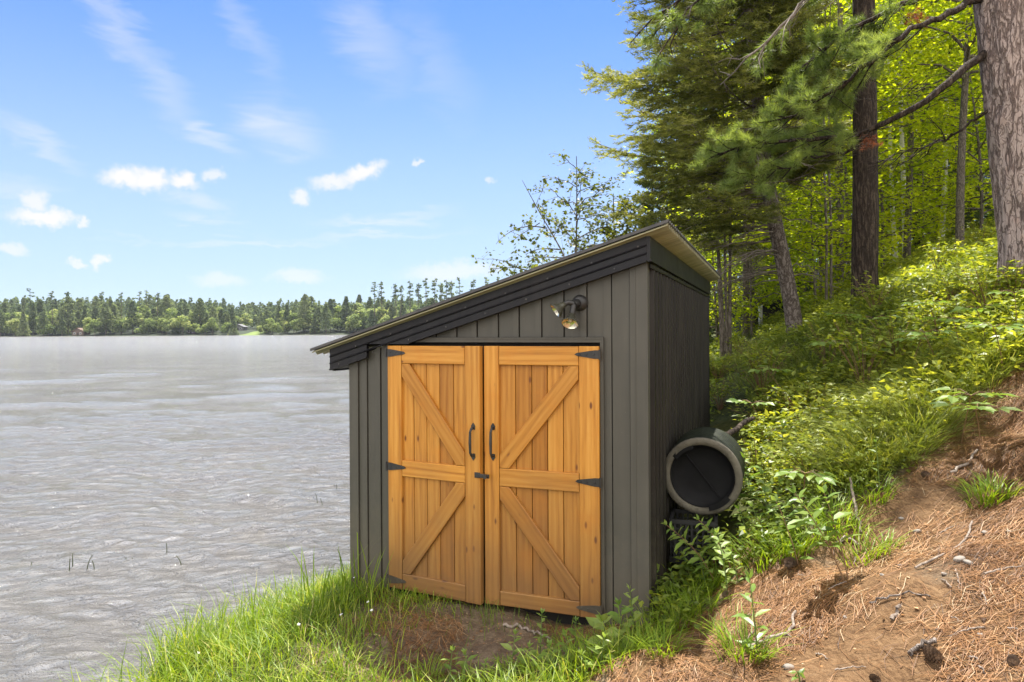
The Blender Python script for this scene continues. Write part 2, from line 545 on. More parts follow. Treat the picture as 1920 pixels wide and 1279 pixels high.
def make_bark(name, dark, mid, light, sx=16.0, sz=3.6, bump=1.0, patches=None, crack=.16):
    """vertical, branching fissures between scaly plates"""
    m, nt, out = new_mat(name)
    v = coords(nt, (sx, sx, sz))
    n1 = noise(nt, v, 1.0, 4, .6, .2)
    ridge = math_n(nt, 'ABSOLUTE', math_n(nt, 'SUBTRACT', n1, .5))
    v2 = coords(nt, (sx * .9, sx * .9, sz * 2.6))
    n2 = noise(nt, v2, 1.0, 2, .5, 1.2)
    ridge2 = math_n(nt, 'ABSOLUTE', math_n(nt, 'SUBTRACT', n2, .52))
    fine = noise(nt, coords(nt, (sx * 3, sx * 3, sz * 5)), 1.0, 7, .7)
    f1 = ND(nt, 'ShaderNodeMapRange', {'Value': ridge, 'From Min': .0, 'From Max': crack * .6}, interpolation_type='SMOOTHSTEP').outputs[0]
    f2 = ND(nt, 'ShaderNodeMapRange', {'Value': ridge2, 'From Min': .0, 'From Max': crack * .35, 'To Min': .45}, interpolation_type='SMOOTHSTEP').outputs[0]
    plate = math_n(nt, 'MULTIPLY', f1, f2)
    h = math_n(nt, 'ADD', math_n(nt, 'MULTIPLY', plate, .7), math_n(nt, 'MULTIPLY', fine, .5))
    c = ramp(nt, math_n(nt, 'ADD', math_n(nt, 'MULTIPLY', plate, .5), math_n(nt, 'MULTIPLY', fine, .85)), [(.3, dark), (.62, mid), (1.05, light)])
    if patches:
        pf = noise(nt, coords(nt, (sx * .6, sx * .6, sz * 1.4)), 1.0, 4, .6)
        c = mixc(nt, math_n(nt, 'MULTIPLY', ND(nt, 'ShaderNodeMapRange', {'Value': pf, 'From Min': .55, 'From Max': .72, 'To Min': 0, 'To Max': .55}).outputs[0], plate), c, patches)
    p = ND(nt, 'ShaderNodeBsdfPrincipled', {'Base Color': c, 'Roughness': .85, 'Specular IOR Level': .2})
    b = ND(nt, 'ShaderNodeBump', {'Height': h, 'Strength': bump, 'Distance': .025})
    nt.links.new(b.outputs[0], p.inputs['Normal'])
    nt.links.new(p.outputs[0], out.inputs[0])
    return m


def make_birch():
    m, nt, out = new_mat('birch_bark')
    v = coords(nt, (5, 5, 22))
    n = noise(nt, v, 1.0, 5, .6)
    n2 = noise(nt, coords(nt, (3, 3, 2)), 1.3, 4)
    f = math_n(nt, 'ADD', math_n(nt, 'MULTIPLY', n, .6), math_n(nt, 'MULTIPLY', n2, .5))
    c = ramp(nt, f, [(.36, (.06, .055, .05)), (.44, (.34, .32, .28)), (.55, (.62, .60, .55)), (.75, (.72, .69, .63))])
    p = ND(nt, 'ShaderNodeBsdfPrincipled', {'Base Color': c, 'Roughness': .6, 'Specular IOR Level': .25})
    nt.links.new(p.outputs[0], out.inputs[0])
    return m


def make_ground():
    m, nt, out = new_mat('forest_soil')
    geo = ND(nt, 'ShaderNodeNewGeometry').outputs['Position']
    grass = ND(nt, 'ShaderNodeAttribute', attribute_name='grass').outputs['Fac']
    need = ND(nt, 'ShaderNodeAttribute', attribute_name='needle').outputs['Fac']
    n1 = noise(nt, geo, 2.2, 8, .65)
    n2 = noise(nt, geo, 16.0, 8, .7)
    n3 = noise(nt, geo, 70.0, 5, .7)
    soil = ramp(nt, math_n(nt, 'ADD', math_n(nt, 'MULTIPLY', n2, .6), math_n(nt, 'MULTIPLY', n3, .4)),
                [(.25, (.05, .034, .022)), (.5, (.145, .105, .068)), (.72, (.34, .262, .17))])
    stretch = ND(nt, 'ShaderNodeMapping', {'Vector': geo, 'Scale': (60, 18, 30), 'Rotation': (0, 0, .6)}).outputs[0]
    nf = noise(nt, stretch, 1.0, 6, .7, 1.4)
    duff = ramp(nt, math_n(nt, 'ADD', math_n(nt, 'MULTIPLY', nf, .6), math_n(nt, 'MULTIPLY', n2, .4)),
                [(.3, (.045, .025, .013)), (.48, (.145, .083, .04)), (.7, (.30, .19, .10))])
    nm = ND(nt, 'ShaderNodeMapRange', {'Value': math_n(nt, 'ADD', need, math_n(nt, 'MULTIPLY', math_n(nt, 'SUBTRACT', n1, .5), 2.4)), 'From Min': .52, 'From Max': .86}).outputs[0]
    c = mixc(nt, nm, soil, duff)
    moss = ramp(nt, n2, [(.3, (.03, .035, .012)), (.55, (.075, .085, .025)), (.75, (.14, .13, .045))])
    gm = ND(nt, 'ShaderNodeMapRange', {'Value': math_n(nt, 'ADD', grass, math_n(nt, 'MULTIPLY', math_n(nt, 'SUBTRACT', n1, .5), .8)), 'From Min': .35, 'From Max': .65}).outputs[0]
    c = mixc(nt, gm, c, moss)
    pz = ND(nt, 'ShaderNodeSeparateXYZ', {0: geo}).outputs['Z']
    bed = ND(nt, 'ShaderNodeMapRange', {'Value': pz, 'From Min': .05, 'From Max': -.05}).outputs[0]
    c = mixc(nt, bed, c, (.19, .145, .10))
    p = ND(nt, 'ShaderNodeBsdfPrincipled', {'Base Color': c, 'Roughness': .92, 'Specular IOR Level': .15})
    hh = math_n(nt, 'ADD', n2, math_n(nt, 'MULTIPLY', n3, .5))
    b = ND(nt, 'ShaderNodeBump', {'Height': hh, 'Strength': .8, 'Distance': .03})
    nt.links.new(b.outputs[0], p.inputs['Normal'])
    nt.links.new(p.outputs[0], out.inputs[0])
    return m


def make_water():
    m, nt, out = new_mat('lake_water')
    geo = ND(nt, 'ShaderNodeNewGeometry').outputs['Position']
    rot = ND(nt, 'ShaderNodeMapping', {'Vector': geo, 'Rotation': (0, 0, R(-14))}).outputs[0]
    a = noise(nt, ND(nt, 'ShaderNodeMapping', {'Vector': rot, 'Scale': (2.2, 4.0, 1)}).outputs[0], 2.0, 6, .62, .5)
    a = math_n(nt, 'POWER', math_n(nt, 'SUBTRACT', 1.0, math_n(nt, 'ABSOLUTE', math_n(nt, 'MULTIPLY_ADD', a, 2.0, -1.0))), 2.2)
    b_ = noise(nt, ND(nt, 'ShaderNodeMapping', {'Vector': rot, 'Scale': (6, 13, 1)}).outputs[0], 1.0, 4, .6, .8)
    big = noise(nt, ND(nt, 'ShaderNodeMapping', {'Vector': rot, 'Scale': (.25, .9, 1)}).outputs[0], 1.0, 4, .6)
    h = math_n(nt, 'ADD', math_n(nt, 'ADD', math_n(nt, 'MULTIPLY', a, 1.0), math_n(nt, 'MULTIPLY', b_, .36)), math_n(nt, 'MULTIPLY', big, .5))
    bp = ND(nt, 'ShaderNodeBump', {'Height': h, 'Strength': 1.0, 'Distance': .095})
    murk = ramp(nt, noise(nt, geo, .35, 5), [(.35, (.215, .206, .195)), (.65, (.26, .25, .236))])
    py = ND(nt, 'ShaderNodeSeparateXYZ', {0: geo}).outputs['Y']
    rg = ND(nt, 'ShaderNodeMapRange', {'Value': py, 'From Min': 12, 'From Max': 90, 'To Min': .07, 'To Max': .13}).outputs[0]
    p = ND(nt, 'ShaderNodeBsdfPrincipled', {'Base Color': murk, 'Roughness': rg, 'IOR': 1.333, 'Specular IOR Level': .6, 'Normal': bp.outputs[0]})
    nt.links.new(p.outputs[0], out.inputs[0])
    return m


M = {}
M['wood'] = make_wood()
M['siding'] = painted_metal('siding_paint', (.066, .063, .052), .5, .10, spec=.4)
M['shaded_siding'] = painted_metal('shaded_siding_paint', (.010, .009, .007), .45, .08, spec=.28)  # siding paint again, darkened to put this wall's shade into the colour
M['fascia'] = painted_metal('fascia_metal', (.008, .008, .011), .42, .05, spec=.25)
M['groove'] = mottle('groove_dark', [(.3, (.012, .011, .01)), (.7, (.02, .018, .016))], 12, .8)
M['roof'] = painted_metal('roof_sheet_paint', (.035, .034, .036), .4, .25, spec=.5)
M['roof_liner'] = mottle('roof_liner_tan', [(.3, (.15, .142, .08)), (.55, (.26, .245, .145)), (.75, (.36, .34, .21))], 2.2, .55, .2, 12, stretch=(.4, 6, .4))
M['iron'] = painted_metal('black_iron', (.012, .012, .013), .45, .12, spec=.5)
M['chrome'] = mottle('lamp_reflector', [(.3, (.74, .68, .52)), (.7, (.88, .84, .74))], 9, .16, metal=.9)
M['lamp_shell'] = mottle('lamp_shell', [(.3, (.035, .035, .025)), (.7, (.06, .06, .04))], 9, .35)
M['glass'] = mottle('lamp_glass', [(.3, (.55, .48, .34)), (.7, (.75, .68, .52))], 5, .08, spec=.9)
M['ground'] = make_ground()
M['water'] = make_water()
M['pine_bark'] = make_bark('red_pine_bark', (.10, .074, .066), (.24, .182, .162), (.40, .325, .295), 15, 2.7, 1.0, (.34, .22, .17), .09)
M['dark_bark'] = make_bark('dark_bark', (.012, .009, .007), (.042, .03, .023), (.085, .064, .048), 20, 2.6, .9)
M['spruce_bark'] = make_bark('spruce_bark', (.05, .04, .034), (.125, .10, .084), (.25, .215, .19), 16, 7, .7)
M['grey_bark'] = make_bark('grey_bark', (.05, .042, .033), (.11, .092, .072), (.20, .175, .145), 20, 6, .5)
M['twig'] = mottle('dead_twig', [(.3, (.10, .08, .065)), (.7, (.25, .215, .185))], 14, .85, spec=.15)
M['birch'] = make_birch()
M['spruce'] = foliage('spruce_needles', [(0, (.058, .075, .018)), (.5, (.165, .185, .045)), (1, (.31, .32, .09))], (1.6, 1.5, .7), .48, .5, .25)
M['pine'] = foliage('pine_needles_green', [(0, (.07, .11, .03)), (.5, (.18, .25, .065)), (1, (.33, .40, .12))], (1.5, 1.4, .7), .48, .45, .3)
M['deepcon'] = foliage('conifer_needles', [(0, (.025, .045, .014)), (.5, (.065, .10, .028)), (1, (.13, .175, .05))], (1.6, 1.5, .7), .4, .5, .25, .4)
M['maple'] = foliage('maple_leaf', [(0, (.10, .165, .012)), (.5, (.225, .305, .02)), (1, (.36, .41, .03))], (2.0, 1.8, .5), .66, .45, .3, .35)
M['oak'] = foliage('shore_tree_leaf', [(0, (.035, .05, .012)), (.5, (.08, .105, .022)), (1, (.16, .18, .045))], (1.8, 1.6, .6), .48, .45, .35)
M['under'] = foliage('undergrowth_leaf', [(0, (.065, .105, .014)), (.5, (.21, .275, .032)), (1, (.42, .46, .085))], (1.75, 1.5, .55), .48, .42, .4)
M['herb'] = foliage('herb_leaf', [(0, (.075, .14, .028)), (.5, (.155, .25, .045)), (1, (.28, .36, .09))], (1.5, 1.45, .7), .42, .4, .4)
M['grass'] = foliage('grass_blade', [(0, (.055, .11, .010)), (.5, (.165, .26, .016)), (.85, (.33, .39, .035)), (1, (.46, .40, .16))], (1.5, 1.4, .55), .42, .45, .3)
M['drygrass'] = foliage('sedge_blade', [(0, (.085, .125, .02)), (.45, (.20, .25, .04)), (.75, (.34, .34, .09)), (1, (.46, .38, .19))], (1.4, 1.3, .6), .38, .5, .25)
M['needle'] = foliage('fallen_needle', [(0, (.055, .025, .010)), (.45, (.23, .105, .036)), (.85, (.42, .23, .095)), (1, (.47, .36, .22))], (1.2, 1.1, .8), .15, .55, .3)
M['stem'] = mottle('reddish_stem', [(.3, (.14, .07, .04)), (.7, (.24, .15, .07))], 20, .6)
M['greenstem'] = mottle('green_stem', [(.3, (.08, .13, .03)), (.7, (.14, .2, .05))], 20, .6)
M['stick'] = mottle('weathered_stick', [(.3, (.12, .09, .07)), (.55, (.27, .22, .18)), (.75, (.42, .36, .30))], 18, .85, .5, 60, stretch=(3, 3, 1))
M['cone'] = mottle('pine_cone_scale', [(.3, (.05, .03, .02)), (.6, (.14, .09, .055)), (.8, (.27, .19, .12))], 40, .8)
M['pebble'] = mottle('pebble_stone', [(.3, (.14, .12, .10)), (.7, (.28, .25, .215))], 25, .8)
M['drum'] = mottle('drum_plastic', [(.3, (.010, .013, .008)), (.6, (.02, .024, .014)), (.8, (.05, .055, .03))], 7, .6, .3, 30, spec=.2)
M['drum_rim'] = mottle('drum_rim_grey', [(.25, (.055, .048, .035)), (.5, (.11, .10, .075)), (.8, (.17, .155, .115))], 9, .75, .4, 50)
M['drum_lid'] = mottle('drum_lid_black', [(.3, (.005, .005, .0055)), (.7, (.011, .011, .012))], 8, .6, spec=.15)
M['crate'] = mottle('crate_plastic', [(.3, (.012, .012, .013)), (.7, (.03, .03, .031))], 8, .45)
M['reed'] = mottle('reed_stem', [(.3, (.04, .05, .02)), (.7, (.09, .11, .04))], 8, .6)
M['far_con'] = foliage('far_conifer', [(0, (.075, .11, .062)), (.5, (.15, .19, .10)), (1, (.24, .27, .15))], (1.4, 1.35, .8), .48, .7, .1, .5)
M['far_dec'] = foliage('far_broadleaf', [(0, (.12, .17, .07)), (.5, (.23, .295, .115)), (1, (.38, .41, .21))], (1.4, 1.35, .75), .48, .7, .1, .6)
M['far_bark'] = mottle('far_bark', [(.3, (.05, .04, .035)), (.7, (.13, .10, .085))], 2, .9)
M['far_hill'] = mottle('far_hill_floor', [(.3, (.016, .026, .010)), (.7, (.03, .042, .015))], .08, .95)
M['lawn'] = mottle('far_lawn', [(.3, (.10, .15, .025)), (.7, (.16, .21, .045))], .3, .9)
M['cabin_brown'] = mottle('cabin_brown', [(.3, (.09, .062, .05)), (.7, (.14, .10, .08))], 1.2, .8)
M['cabin_roof'] = mottle('cabin_roof', [(.3, (.13, .085, .065)), (.7, (.19, .13, .10))], 1.2, .8)
M['cabin_grey'] = mottle('cabin_grey', [(.3, (.11, .11, .115)), (.7, (.17, .17, .175))], 1.2, .8)
M['cabin_mauve'] = mottle('cabin_mauve', [(.3, (.14, .11, .15)), (.7, (.22, .18, .23))], 1.2, .8)
M['pane'] = mottle('window_pane', [(.3, (.02, .025, .03)), (.7, (.04, .045, .05))], 3, .12, spec=.8)
M['white'] = mottle('white_paint', [(.3, (.62, .62, .62)), (.7, (.78, .78, .78))], 5, .6)
M['petal'] = mottle('white_petal', [(.3, (.7, .68, .66)), (.7, (.85, .84, .82))], 9, .6)
M['lily'] = mottle('floating_pale_leaf', [(.3, (.55, .46, .42)), (.7, (.72, .64, .6))], 9, .5)
M['dead_needle'] = foliage('dead_needles', [(0, (.16, .05, .02)), (.5, (.32, .10, .04)), (1, (.42, .16, .07))], (1.3, 1.1, .8), .35)

# ------------------------------------------------------------------ terrain
CP = np.array([
    (0, 0, .50), (0, -6, .6), (-2.4, 1.0, .1), (-4.5, -5, 0.05), (.78, 3.9, .40), (-.15, 4.26, .325), (-1.08, 4.62, .33), (-.45, 3.3, .33), (.15, 3.2, .40), (.51, 3.05, .56),
    (1.12, 3.1, .70), (1.13, 4.3, .56), (1.26, 4.5, .60), (1.51, 4.3, .82), (1.8, 2.4, .92), (3.64, 4.85, 1.70), (5.4, 7.0, 2.55), (5.3, 10, 2.42), (4.68, 11, 1.87),
    (3.86, 12, 1.56), (2.43, 6.9, 1.14), (3.0, 10, 1.42), (2.23, 7.63, .98), (.33, 8.4, .22), (-1.3, 5.5, .06), (-2.05, 4.1, .05), (-2.5, 3.9, -.22), (-1.9, 5.3, -.25),
    (.15, 10.0, -.02), (1.6, 14, .0), (4.0, 20, .05), (7.6, 30, .1), (15, 50, .1), (30, 90, .2), (-4, 4, -.7), (-1.5, 10, -.8), (0, 18, -1.0), (-8, 3, -1.6), (-6, 12, -2), (0, 30, -2), (-25, 0, -4), (-25, 40, -5), (10, 80, -3),
    (8.9, 15, 3.45), (13.1, 18, 4.7), (5.8, 14, 2.25), (4.6, 15, 1.6), (6.5, 20, 1.7), (10, 30, 2.2), (30, 30, 9), (60, 60, 15), (22, 55, 5), (45, 100, 6), (25, 10, 8.2), (12, 0, 4.9), (12, 8, 4.7), (30, 0, 9), (3, 0, 1.6), (6, 3, 2.75), (5, -6, 2.4), (60, 0, 13), (60, -20, 13), (20, -20, 6), (-3, -20, .3), (-20, -20, -3)], float)


def tps_fit(P, z, lam=2e-3):
    n = len(P)
    r2 = ((P[:, None] - P[None]) ** 2).sum(-1)
    K = np.where(r2 > 0, r2 * np.log(r2 + 1e-12) * .5, 0) + lam * np.eye(n)
    Q = np.concatenate([np.ones((n, 1)), P], 1)
    A = np.block([[K, Q], [Q.T, np.zeros((3, 3))]])
    s = np.linalg.solve(A, np.concatenate([z, np.zeros(3)]))
    return s[:n], s[n:]


_w, _a = tps_fit(CP[:, :2], CP[:, 2])


def zt(x, y, micro=True):
    x = np.asarray(x, float); y = np.asarray(y, float)
    sh = x.shape
    X = np.stack([x.ravel(), y.ravel()], 1)
    out = np.empty(len(X))
    for i in range(0, len(X), 20000):
        q = X[i:i + 20000]
        r2 = ((q[:, None] - CP[None, :, :2]) ** 2).sum(-1)
        out[i:i + 20000] = (np.where(r2 > 0, r2 * np.log(r2 + 1e-12) * .5, 0) @ _w) + _a[0] + q @ _a[1:]
    out = np.clip(out, -6, 22)
    if micro:
        near = np.exp(-((X[:, 0] - 1) ** 2 + (X[:, 1] - 4) ** 2) / 300)
        b = .035 * fbm(X[:, 0] * 1.7, X[:, 1] * 1.7, seed=3, octs=5, gain=.55)
        out = out + b * (.5 + near) * sstep(-.1, .25, out)
    return out.reshape(sh)


def gp(px, py, dmin=1.2, dmax=60):
    """the point of the ground seen at a pixel of the photograph"""
    d = np.exp(np.linspace(math.log(dmin), math.log(dmax), 700))
    r = ray(px, py)
    P = np.array([0, 0, CAMZ]) + d[:, None] * r
    g = zt(P[:, 0], P[:, 1], False)
    k = np.argmax(P[:, 2] < g)
    p = P[k]
    return np.array([p[0], p[1], float(zt(p[0], p[1]))])


def grow_lines(a, b, step, lo, hi, g=1.09):
    mid = list(np.arange(a, b, step))
    s, x = step, a
    left = []
    while x > lo:
        s *= g; x -= s; left.append(x)
    s, x = step, mid[-1]
    right = []
    while x < hi:
        s *= g; x += s; right.append(x)
    return np.array(left[::-1] + mid + right)


def grid_mesh(name, xs, ys, zf, mats, attrs=None, smooth=True):
    X, Y = np.meshgrid(xs, ys)
    Z = zf(X, Y)
    V = np.stack([X, Y, Z], -1).reshape(-1, 3)
    nx, ny = len(xs), len(ys)
    i = np.arange(ny - 1)[:, None] * nx + np.arange(nx - 1)[None]
    F = np.stack([i, i + 1, i + nx + 1, i + nx], -1).reshape(-1, 4)
    me = fast_mesh(name, [(V, F, 0, None)], mats, smooth)
    for k, f in (attrs or {}).items():
        at_ = me.attributes.new(k, 'FLOAT', 'POINT')
        at_.data.foreach_set('value', f(V[:, 0], V[:, 1], V[:, 2]).astype(np.float32))
    return me


def needle_w(x, y, z=None):
    """bare needle-covered slope in the right foreground"""
    # crest line between grassy edge and needles, in plan
    g = np.interp(x, [.1, .51, .94, 1.44, 1.92, 2.3, 2.8, 3.7, 6], [2.6, 3.02, 3.45, 3.7, 3.98, 4.22, 4.55, 4.95, 5.3])
    e = g - y + .16 * vnoise(x * 2.1, y * 2.1, seed=5)
    return sstep(-.14, .12, e) * sstep(.28, .42, zt(x, y, False) if z is None else z)


def grass_w(x, y, z=None):
    z = zt(x, y) if z is None else z
    n = needle_w(x, y, z)
    front = sstep(1.5, .6, np.hypot((x + .05) * .95, (y - 3.75) * 1.15))     # trampled soil before the doors
    return np.clip(1 - n - front, 0, 1)


xs = grow_lines(-2.8, 5.6, .055, -70, 150)
ys = grow_lines(1.7, 9.0, .055, -60, 170)
ter = tag(link('ground', grid_mesh('ground', xs, ys, zt, [M['ground']], {'grass': grass_w, 'needle': needle_w})), kind='structure')

# ------------------------------------------------------------------ lake
_wv = []
_wr = np.random.default_rng(3)
for k in range(46):
    lam = .16 * (1.085 ** k) * 1.0
    if lam > 5: break
    th = R(256) + _wr.normal(0, .42)
    _wv.append((2 * np.pi / lam, th, _wr.uniform(0, 6.28), lam))


def wave_z(X, Y, cell):
    Z = np.zeros_like(X)
    wx = X + .25 * fbm(X * .8, Y * .8, seed=31, octs=2); wy = Y + .25 * fbm(X * .8, Y * .8, seed=41, octs=2)
    for k, th, ph, lam in _wv:
        amp = .0050 * lam ** .6 * np.clip((lam / cell - 3) / 3, 0, 1)
        Z += amp * np.sin(k * (wx * math.cos(th) + wy * math.sin(th)) + ph)
    group = .7 + .5 * vnoise(X * .35, Y * .5, seed=9)
    shallow = sstep(.0, -.35, zt(X, Y, False))
    return Z * group * (.35 + .65 * shallow)


def lake_z(X, Y):
    cx = np.gradient(X, axis=1); cy = np.gradient(Y, axis=0)
    return wave_z(X, Y, np.maximum(cx * .5, cy))


lx = grow_lines(-9.0, .8, .05, -900, 700, 1.06)
ly = grow_lines(3.0, 15.0, .042, -120, 384, 1.035)
tag(link('lake_water', grid_mesh('lake_water', lx, ly, lake_z, [M['water']])), kind='structure')

# ------------------------------------------------------------------ far shore terrain


def far_z(X, Y):
    s = Y - 374 - 6 * vnoise(X * .02, X * 0 + 3, seed=2)
    bay = np.exp(-((X + 146) / 26) ** 2)                      # lawn clearing
    z = -1.2 + 1.5 * sstep(-6, 3, s) + sstep(5, 200, s) * (13 + 4 * vnoise(X * .008, Y * .008, seed=8) - 5 * bay) + 1.6 * sstep(2, 25, s)
    return z


fx = np.arange(-700, 640, 9.0)
fy = np.concatenate([np.arange(364, 470, 4.0), np.arange(470, 1200, 25.0)])
tag(link('far_shore_hill', grid_mesh('far_shore_hill', fx, fy, far_z, [M['far_hill']])), kind='structure')

# ------------------------------------------------------------------ the shed
SHED = thing('storage_shed', 'dark grey-brown metal sided lean-to shed with golden pine double doors', 'shed', (.78, 3.9, .47), -.37)
W_, D_, SL = 2.03, 4.0, .302


def vtop(u, k=2.013):
    return k + SL * u


def part(name, mb, mat, parent, smooth=False, loc=None, rot=None):
    return link(name, mb.mesh(name, mat, smooth), parent, loc, rot)


# front wall: pans between grooves, a batten left of each groove
mb = MB()
gro = [-.199, -.349, -.493, -.637, -.786, -.927, -1.075, -1.22, -1.37, -1.51, -1.655]
BOT = -.3


def strip(mb, a, b, w0, w1, bot, m=0, k=2.06):
    mb.prism([(a, bot), (b, bot), (b, vtop(b, k)), (a, vtop(a, k))], w0, w1, m)


strip(mb, -.25, -.003, .012, .04, BOT, 1)
strip(mb, -2.027, -1.745, .012, .04, BOT, 1)
strip(mb, -1.745, -.25, .012, .04, 1.585, 1)
edges = [-.25] + []
def wall_run(lo, hi, bot, gs):
    cuts = sorted([g for g in gs if lo < g < hi])
    a = lo
    for g in cuts + [None]:
        b = hi if g is None else g - .0035
        if b - a > .004:
            strip(mb, a, b, 0.0, .0118, bot)
            if g is not None and b - a > .05:
                strip(mb, b - .038, b, -.009, -.0002, bot)
        a = b if g is None else g + .0035
wall_run(-.25, -.092, BOT, gro)
wall_run(-1.745, -.2505, 1.586, gro)
wall_run(-1.972, -1.7455, BOT, [-1.797, -1.903])
mb.box(-1.76, -.235, .042, .06, -.3, 1.6, 1)  # dark sheet added behind the doors to keep light out of the gaps
part('front_wall', mb, [M['siding'], M['groove']], SHED)
# corner trims
mb = MB()
strip(mb, -.088, 0.004, -.013, .012, BOT)
strip(mb, -.062, -.055, -.016, -.0132, BOT)
mb.box(.0042, .016, -.013, .055, BOT, 2.05)
part('corner_trim', mb, M['siding'], SHED)
mb = MB()
strip(mb, -2.034, -1.976, -.013, .012, BOT)
mb.box(-2.046, -2.0342, -.013, .055, BOT, 1.44)
part('corner_trim', mb, M['siding'], SHED)


def ribbed_side(u, out, w0, w1, v0, v1, per=.14):
    """metal sheet with narrow raised ribs; out=+1 faces +u"""
    pr = []
    w = w0
    while w < w1:
        pr += [(w, 0), (w + per * .62, 0), (w + per * .70, .03), (w + per * .88, .03), (w + per * .97, 0)]
        w += per
    pr = [(min(a, w1), b) for a, b in pr]
    V, F = [], []
    for a, b in pr:
        V += [(u + out * b, a, v0), (u + out * b, a, v1)]
    for i in range(len(pr) - 1):
        F.append((2 * i, 2 * i + 2, 2 * i + 3, 2 * i + 1) if out > 0 else (2 * i, 2 * i + 1, 2 * i + 3, 2 * i + 2))
    return V, F


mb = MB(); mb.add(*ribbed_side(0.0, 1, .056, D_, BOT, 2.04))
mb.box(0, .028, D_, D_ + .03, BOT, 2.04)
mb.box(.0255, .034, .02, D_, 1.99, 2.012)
part('side_wall', mb, M['shaded_siding'], SHED)
mb = MB(); mb.add(*ribbed_side(-2.03, -1, .056, D_, BOT, 1.42))
part('side_wall', mb, M['siding'], SHED)
mb = MB(); mb.prism([(-2.03, BOT), (0, BOT), (0, 2.04), (-2.03, 1.42)], D_, D_ + .02)
part('back_wall', mb, M['siding'], SHED)
mb = MB(); mb.box(-2.0, -.04, .3, D_ - .05, BOT, -.12)
part('floor_slab', mb, M['groove'], SHED)

# door frame
mb = MB()
mb.box(-1.7445, -.2455, -.022, .03, 1.553, 1.584)
mb.box(-1.7445, -.2455, -.026, -.0225, 1.574, 1.584)
mb.box(-1.7445, -1.722, -.022, .03, BOT, 1.5525)
mb.box(-.266, -.2455, -.022, .03, BOT, 1.5525)
mb.box(-.2505, -.2455, -.026, -.0225, BOT, 1.5735)
part('door_frame', mb, M['siding'], SHED)

# front fascia with its notch over the left door post
lo_, hi_ = 2.013, 2.161
mb = MB()
uL, uR = -2.176, .018
n_v = 1.541
u_n = (n_v - lo_) / SL
mb.prism([(uL, vtop(uL, lo_)), (-1.876, vtop(-1.876, lo_)), (-1.876, n_v), (u_n, n_v), (uR, vtop(uR, lo_)), (uR, vtop(uR, hi_)), (uL, vtop(uL, hi_))], -.054, -.0265)
for fr, hh in ((.30, .006), (.61, .006)):
    k0 = lo_ + fr * (hi_ - lo_)
    V = []
    for u in (uL, uR):
        V += [(u, -.0539, vtop(u, k0)), (u, -.0625, vtop(u, k0 + .003)), (u, -.0539, vtop(u, k0 + .013))]
    mb.add(V, [(0, 3, 4, 1), (1, 4, 5, 2)]).add(V, [(0, 1, 2), (5, 4, 3)])
for a, b in ((uL, -1.877), (u_n + .02, uR)):
    mb.prism([(a, vtop(a, lo_ + .001)), (b, vtop(b, lo_ + .001)), (b, vtop(b, lo_ + .012)), (a, vtop(a, lo_ + .012))], -.062, -.0542)
part('front_fascia', mb, M['fascia'], SHED)
screw = MB().lathe([(0, -.0045), (.005, -.004), (.0065, 0)], (0, 0, 0), (0, 1, 0), 8).mesh('fascia_screw', M['roof'])
for i in range(16):
    u = -2.1 + i * .138
    k0 = lo_ + (.16 + .55 * (i % 2)) * (hi_ - lo_)
    link('fascia_screw', screw, SHED, (u, -.0542, vtop(u, k0)))
mb = MB()
mb.box(.0185, .04, -.054, D_ + .08, 2.022, 2.165)
mb.box(.0405, .047, -.054, D_ + .08, 2.022, 2.034)
part('side_fascia', mb, M['fascia'], SHED)
mb = MB()
mb.box(-2.176, -2.150, -.026, D_ + .08, 1.352, 1.495)
mb.prism([(-2.1495, 1.362), (-2.05, 1.392), (-2.05, 1.402), (-2.1495, 1.372)], -.02, D_)
part('eave_fascia', mb, M['fascia'], SHED)


def corrugated(u0, u1, w0, w1, k, amp, per, th, m=0):
    n = int((w1 - w0) / per * 8)
    ws = np.linspace(w0, w1, n + 1)
    h = amp * np.sin(2 * np.pi * (ws - w0) / per)
    h = np.sign(h) * np.abs(h / amp) ** .6 * amp
    nu = 12
    us = np.linspace(u0, u1, nu)
    V = []
    for top in (1, 0):
        for u in us:
            V.append(np.stack([np.full_like(ws, u), ws, k + SL * u + h + (th if top else 0)], 1))
    V = np.concatenate(V)
    nw = n + 1
    F = []
    for i in range(nu - 1):
        for j in range(n):
            a = i * nw + j
            F.append((a, a + nw, a + nw + 1, a + 1))
            b = a + nu * nw
            F.append((b, b + 1, b + nw + 1, b + nw))
    o = nu * nw
    for j in range(n):
        F.append((j, j + 1, j + 1 + o, j + o))
        a = (nu - 1) * nw + j
        F.append((a, a + o, a + o + 1, a + 1))
    for i in range(nu - 1):
        a = i * nw
        F.append((a, a + o, a + o + nw, a + nw))
        b = i * nw + n
        F.append((b, b + nw, b + nw + o, b + o))
    return V, F


mb = MB(); mb.add(*corrugated(-2.302, .150, -.098, D_ + .09, 2.192, .008, .074, .007))
mb.prism([(-2.302, vtop(-2.302, 2.186)), (.150, vtop(.150, 2.186)), (.150, vtop(.150, 2.204)), (-2.302, vtop(-2.302, 2.204))], -.106, -.0985)
part('roof_sheet', mb, M['roof'], SHED, True)
mb = MB(); mb.add(*corrugated(-2.290, .146, -.094, D_ + .084, 2.170, .014, .074, .0035))
mb.prism([(-2.290, vtop(-2.290, 2.170)), (.146, vtop(.146, 2.170)), (.146, vtop(.146, 2.1765)), (-2.290, vtop(-2.290, 2.1765))], -.102, -.0945)
part('roof_liner', mb, M['roof_liner'], SHED, True)

# ---- doors


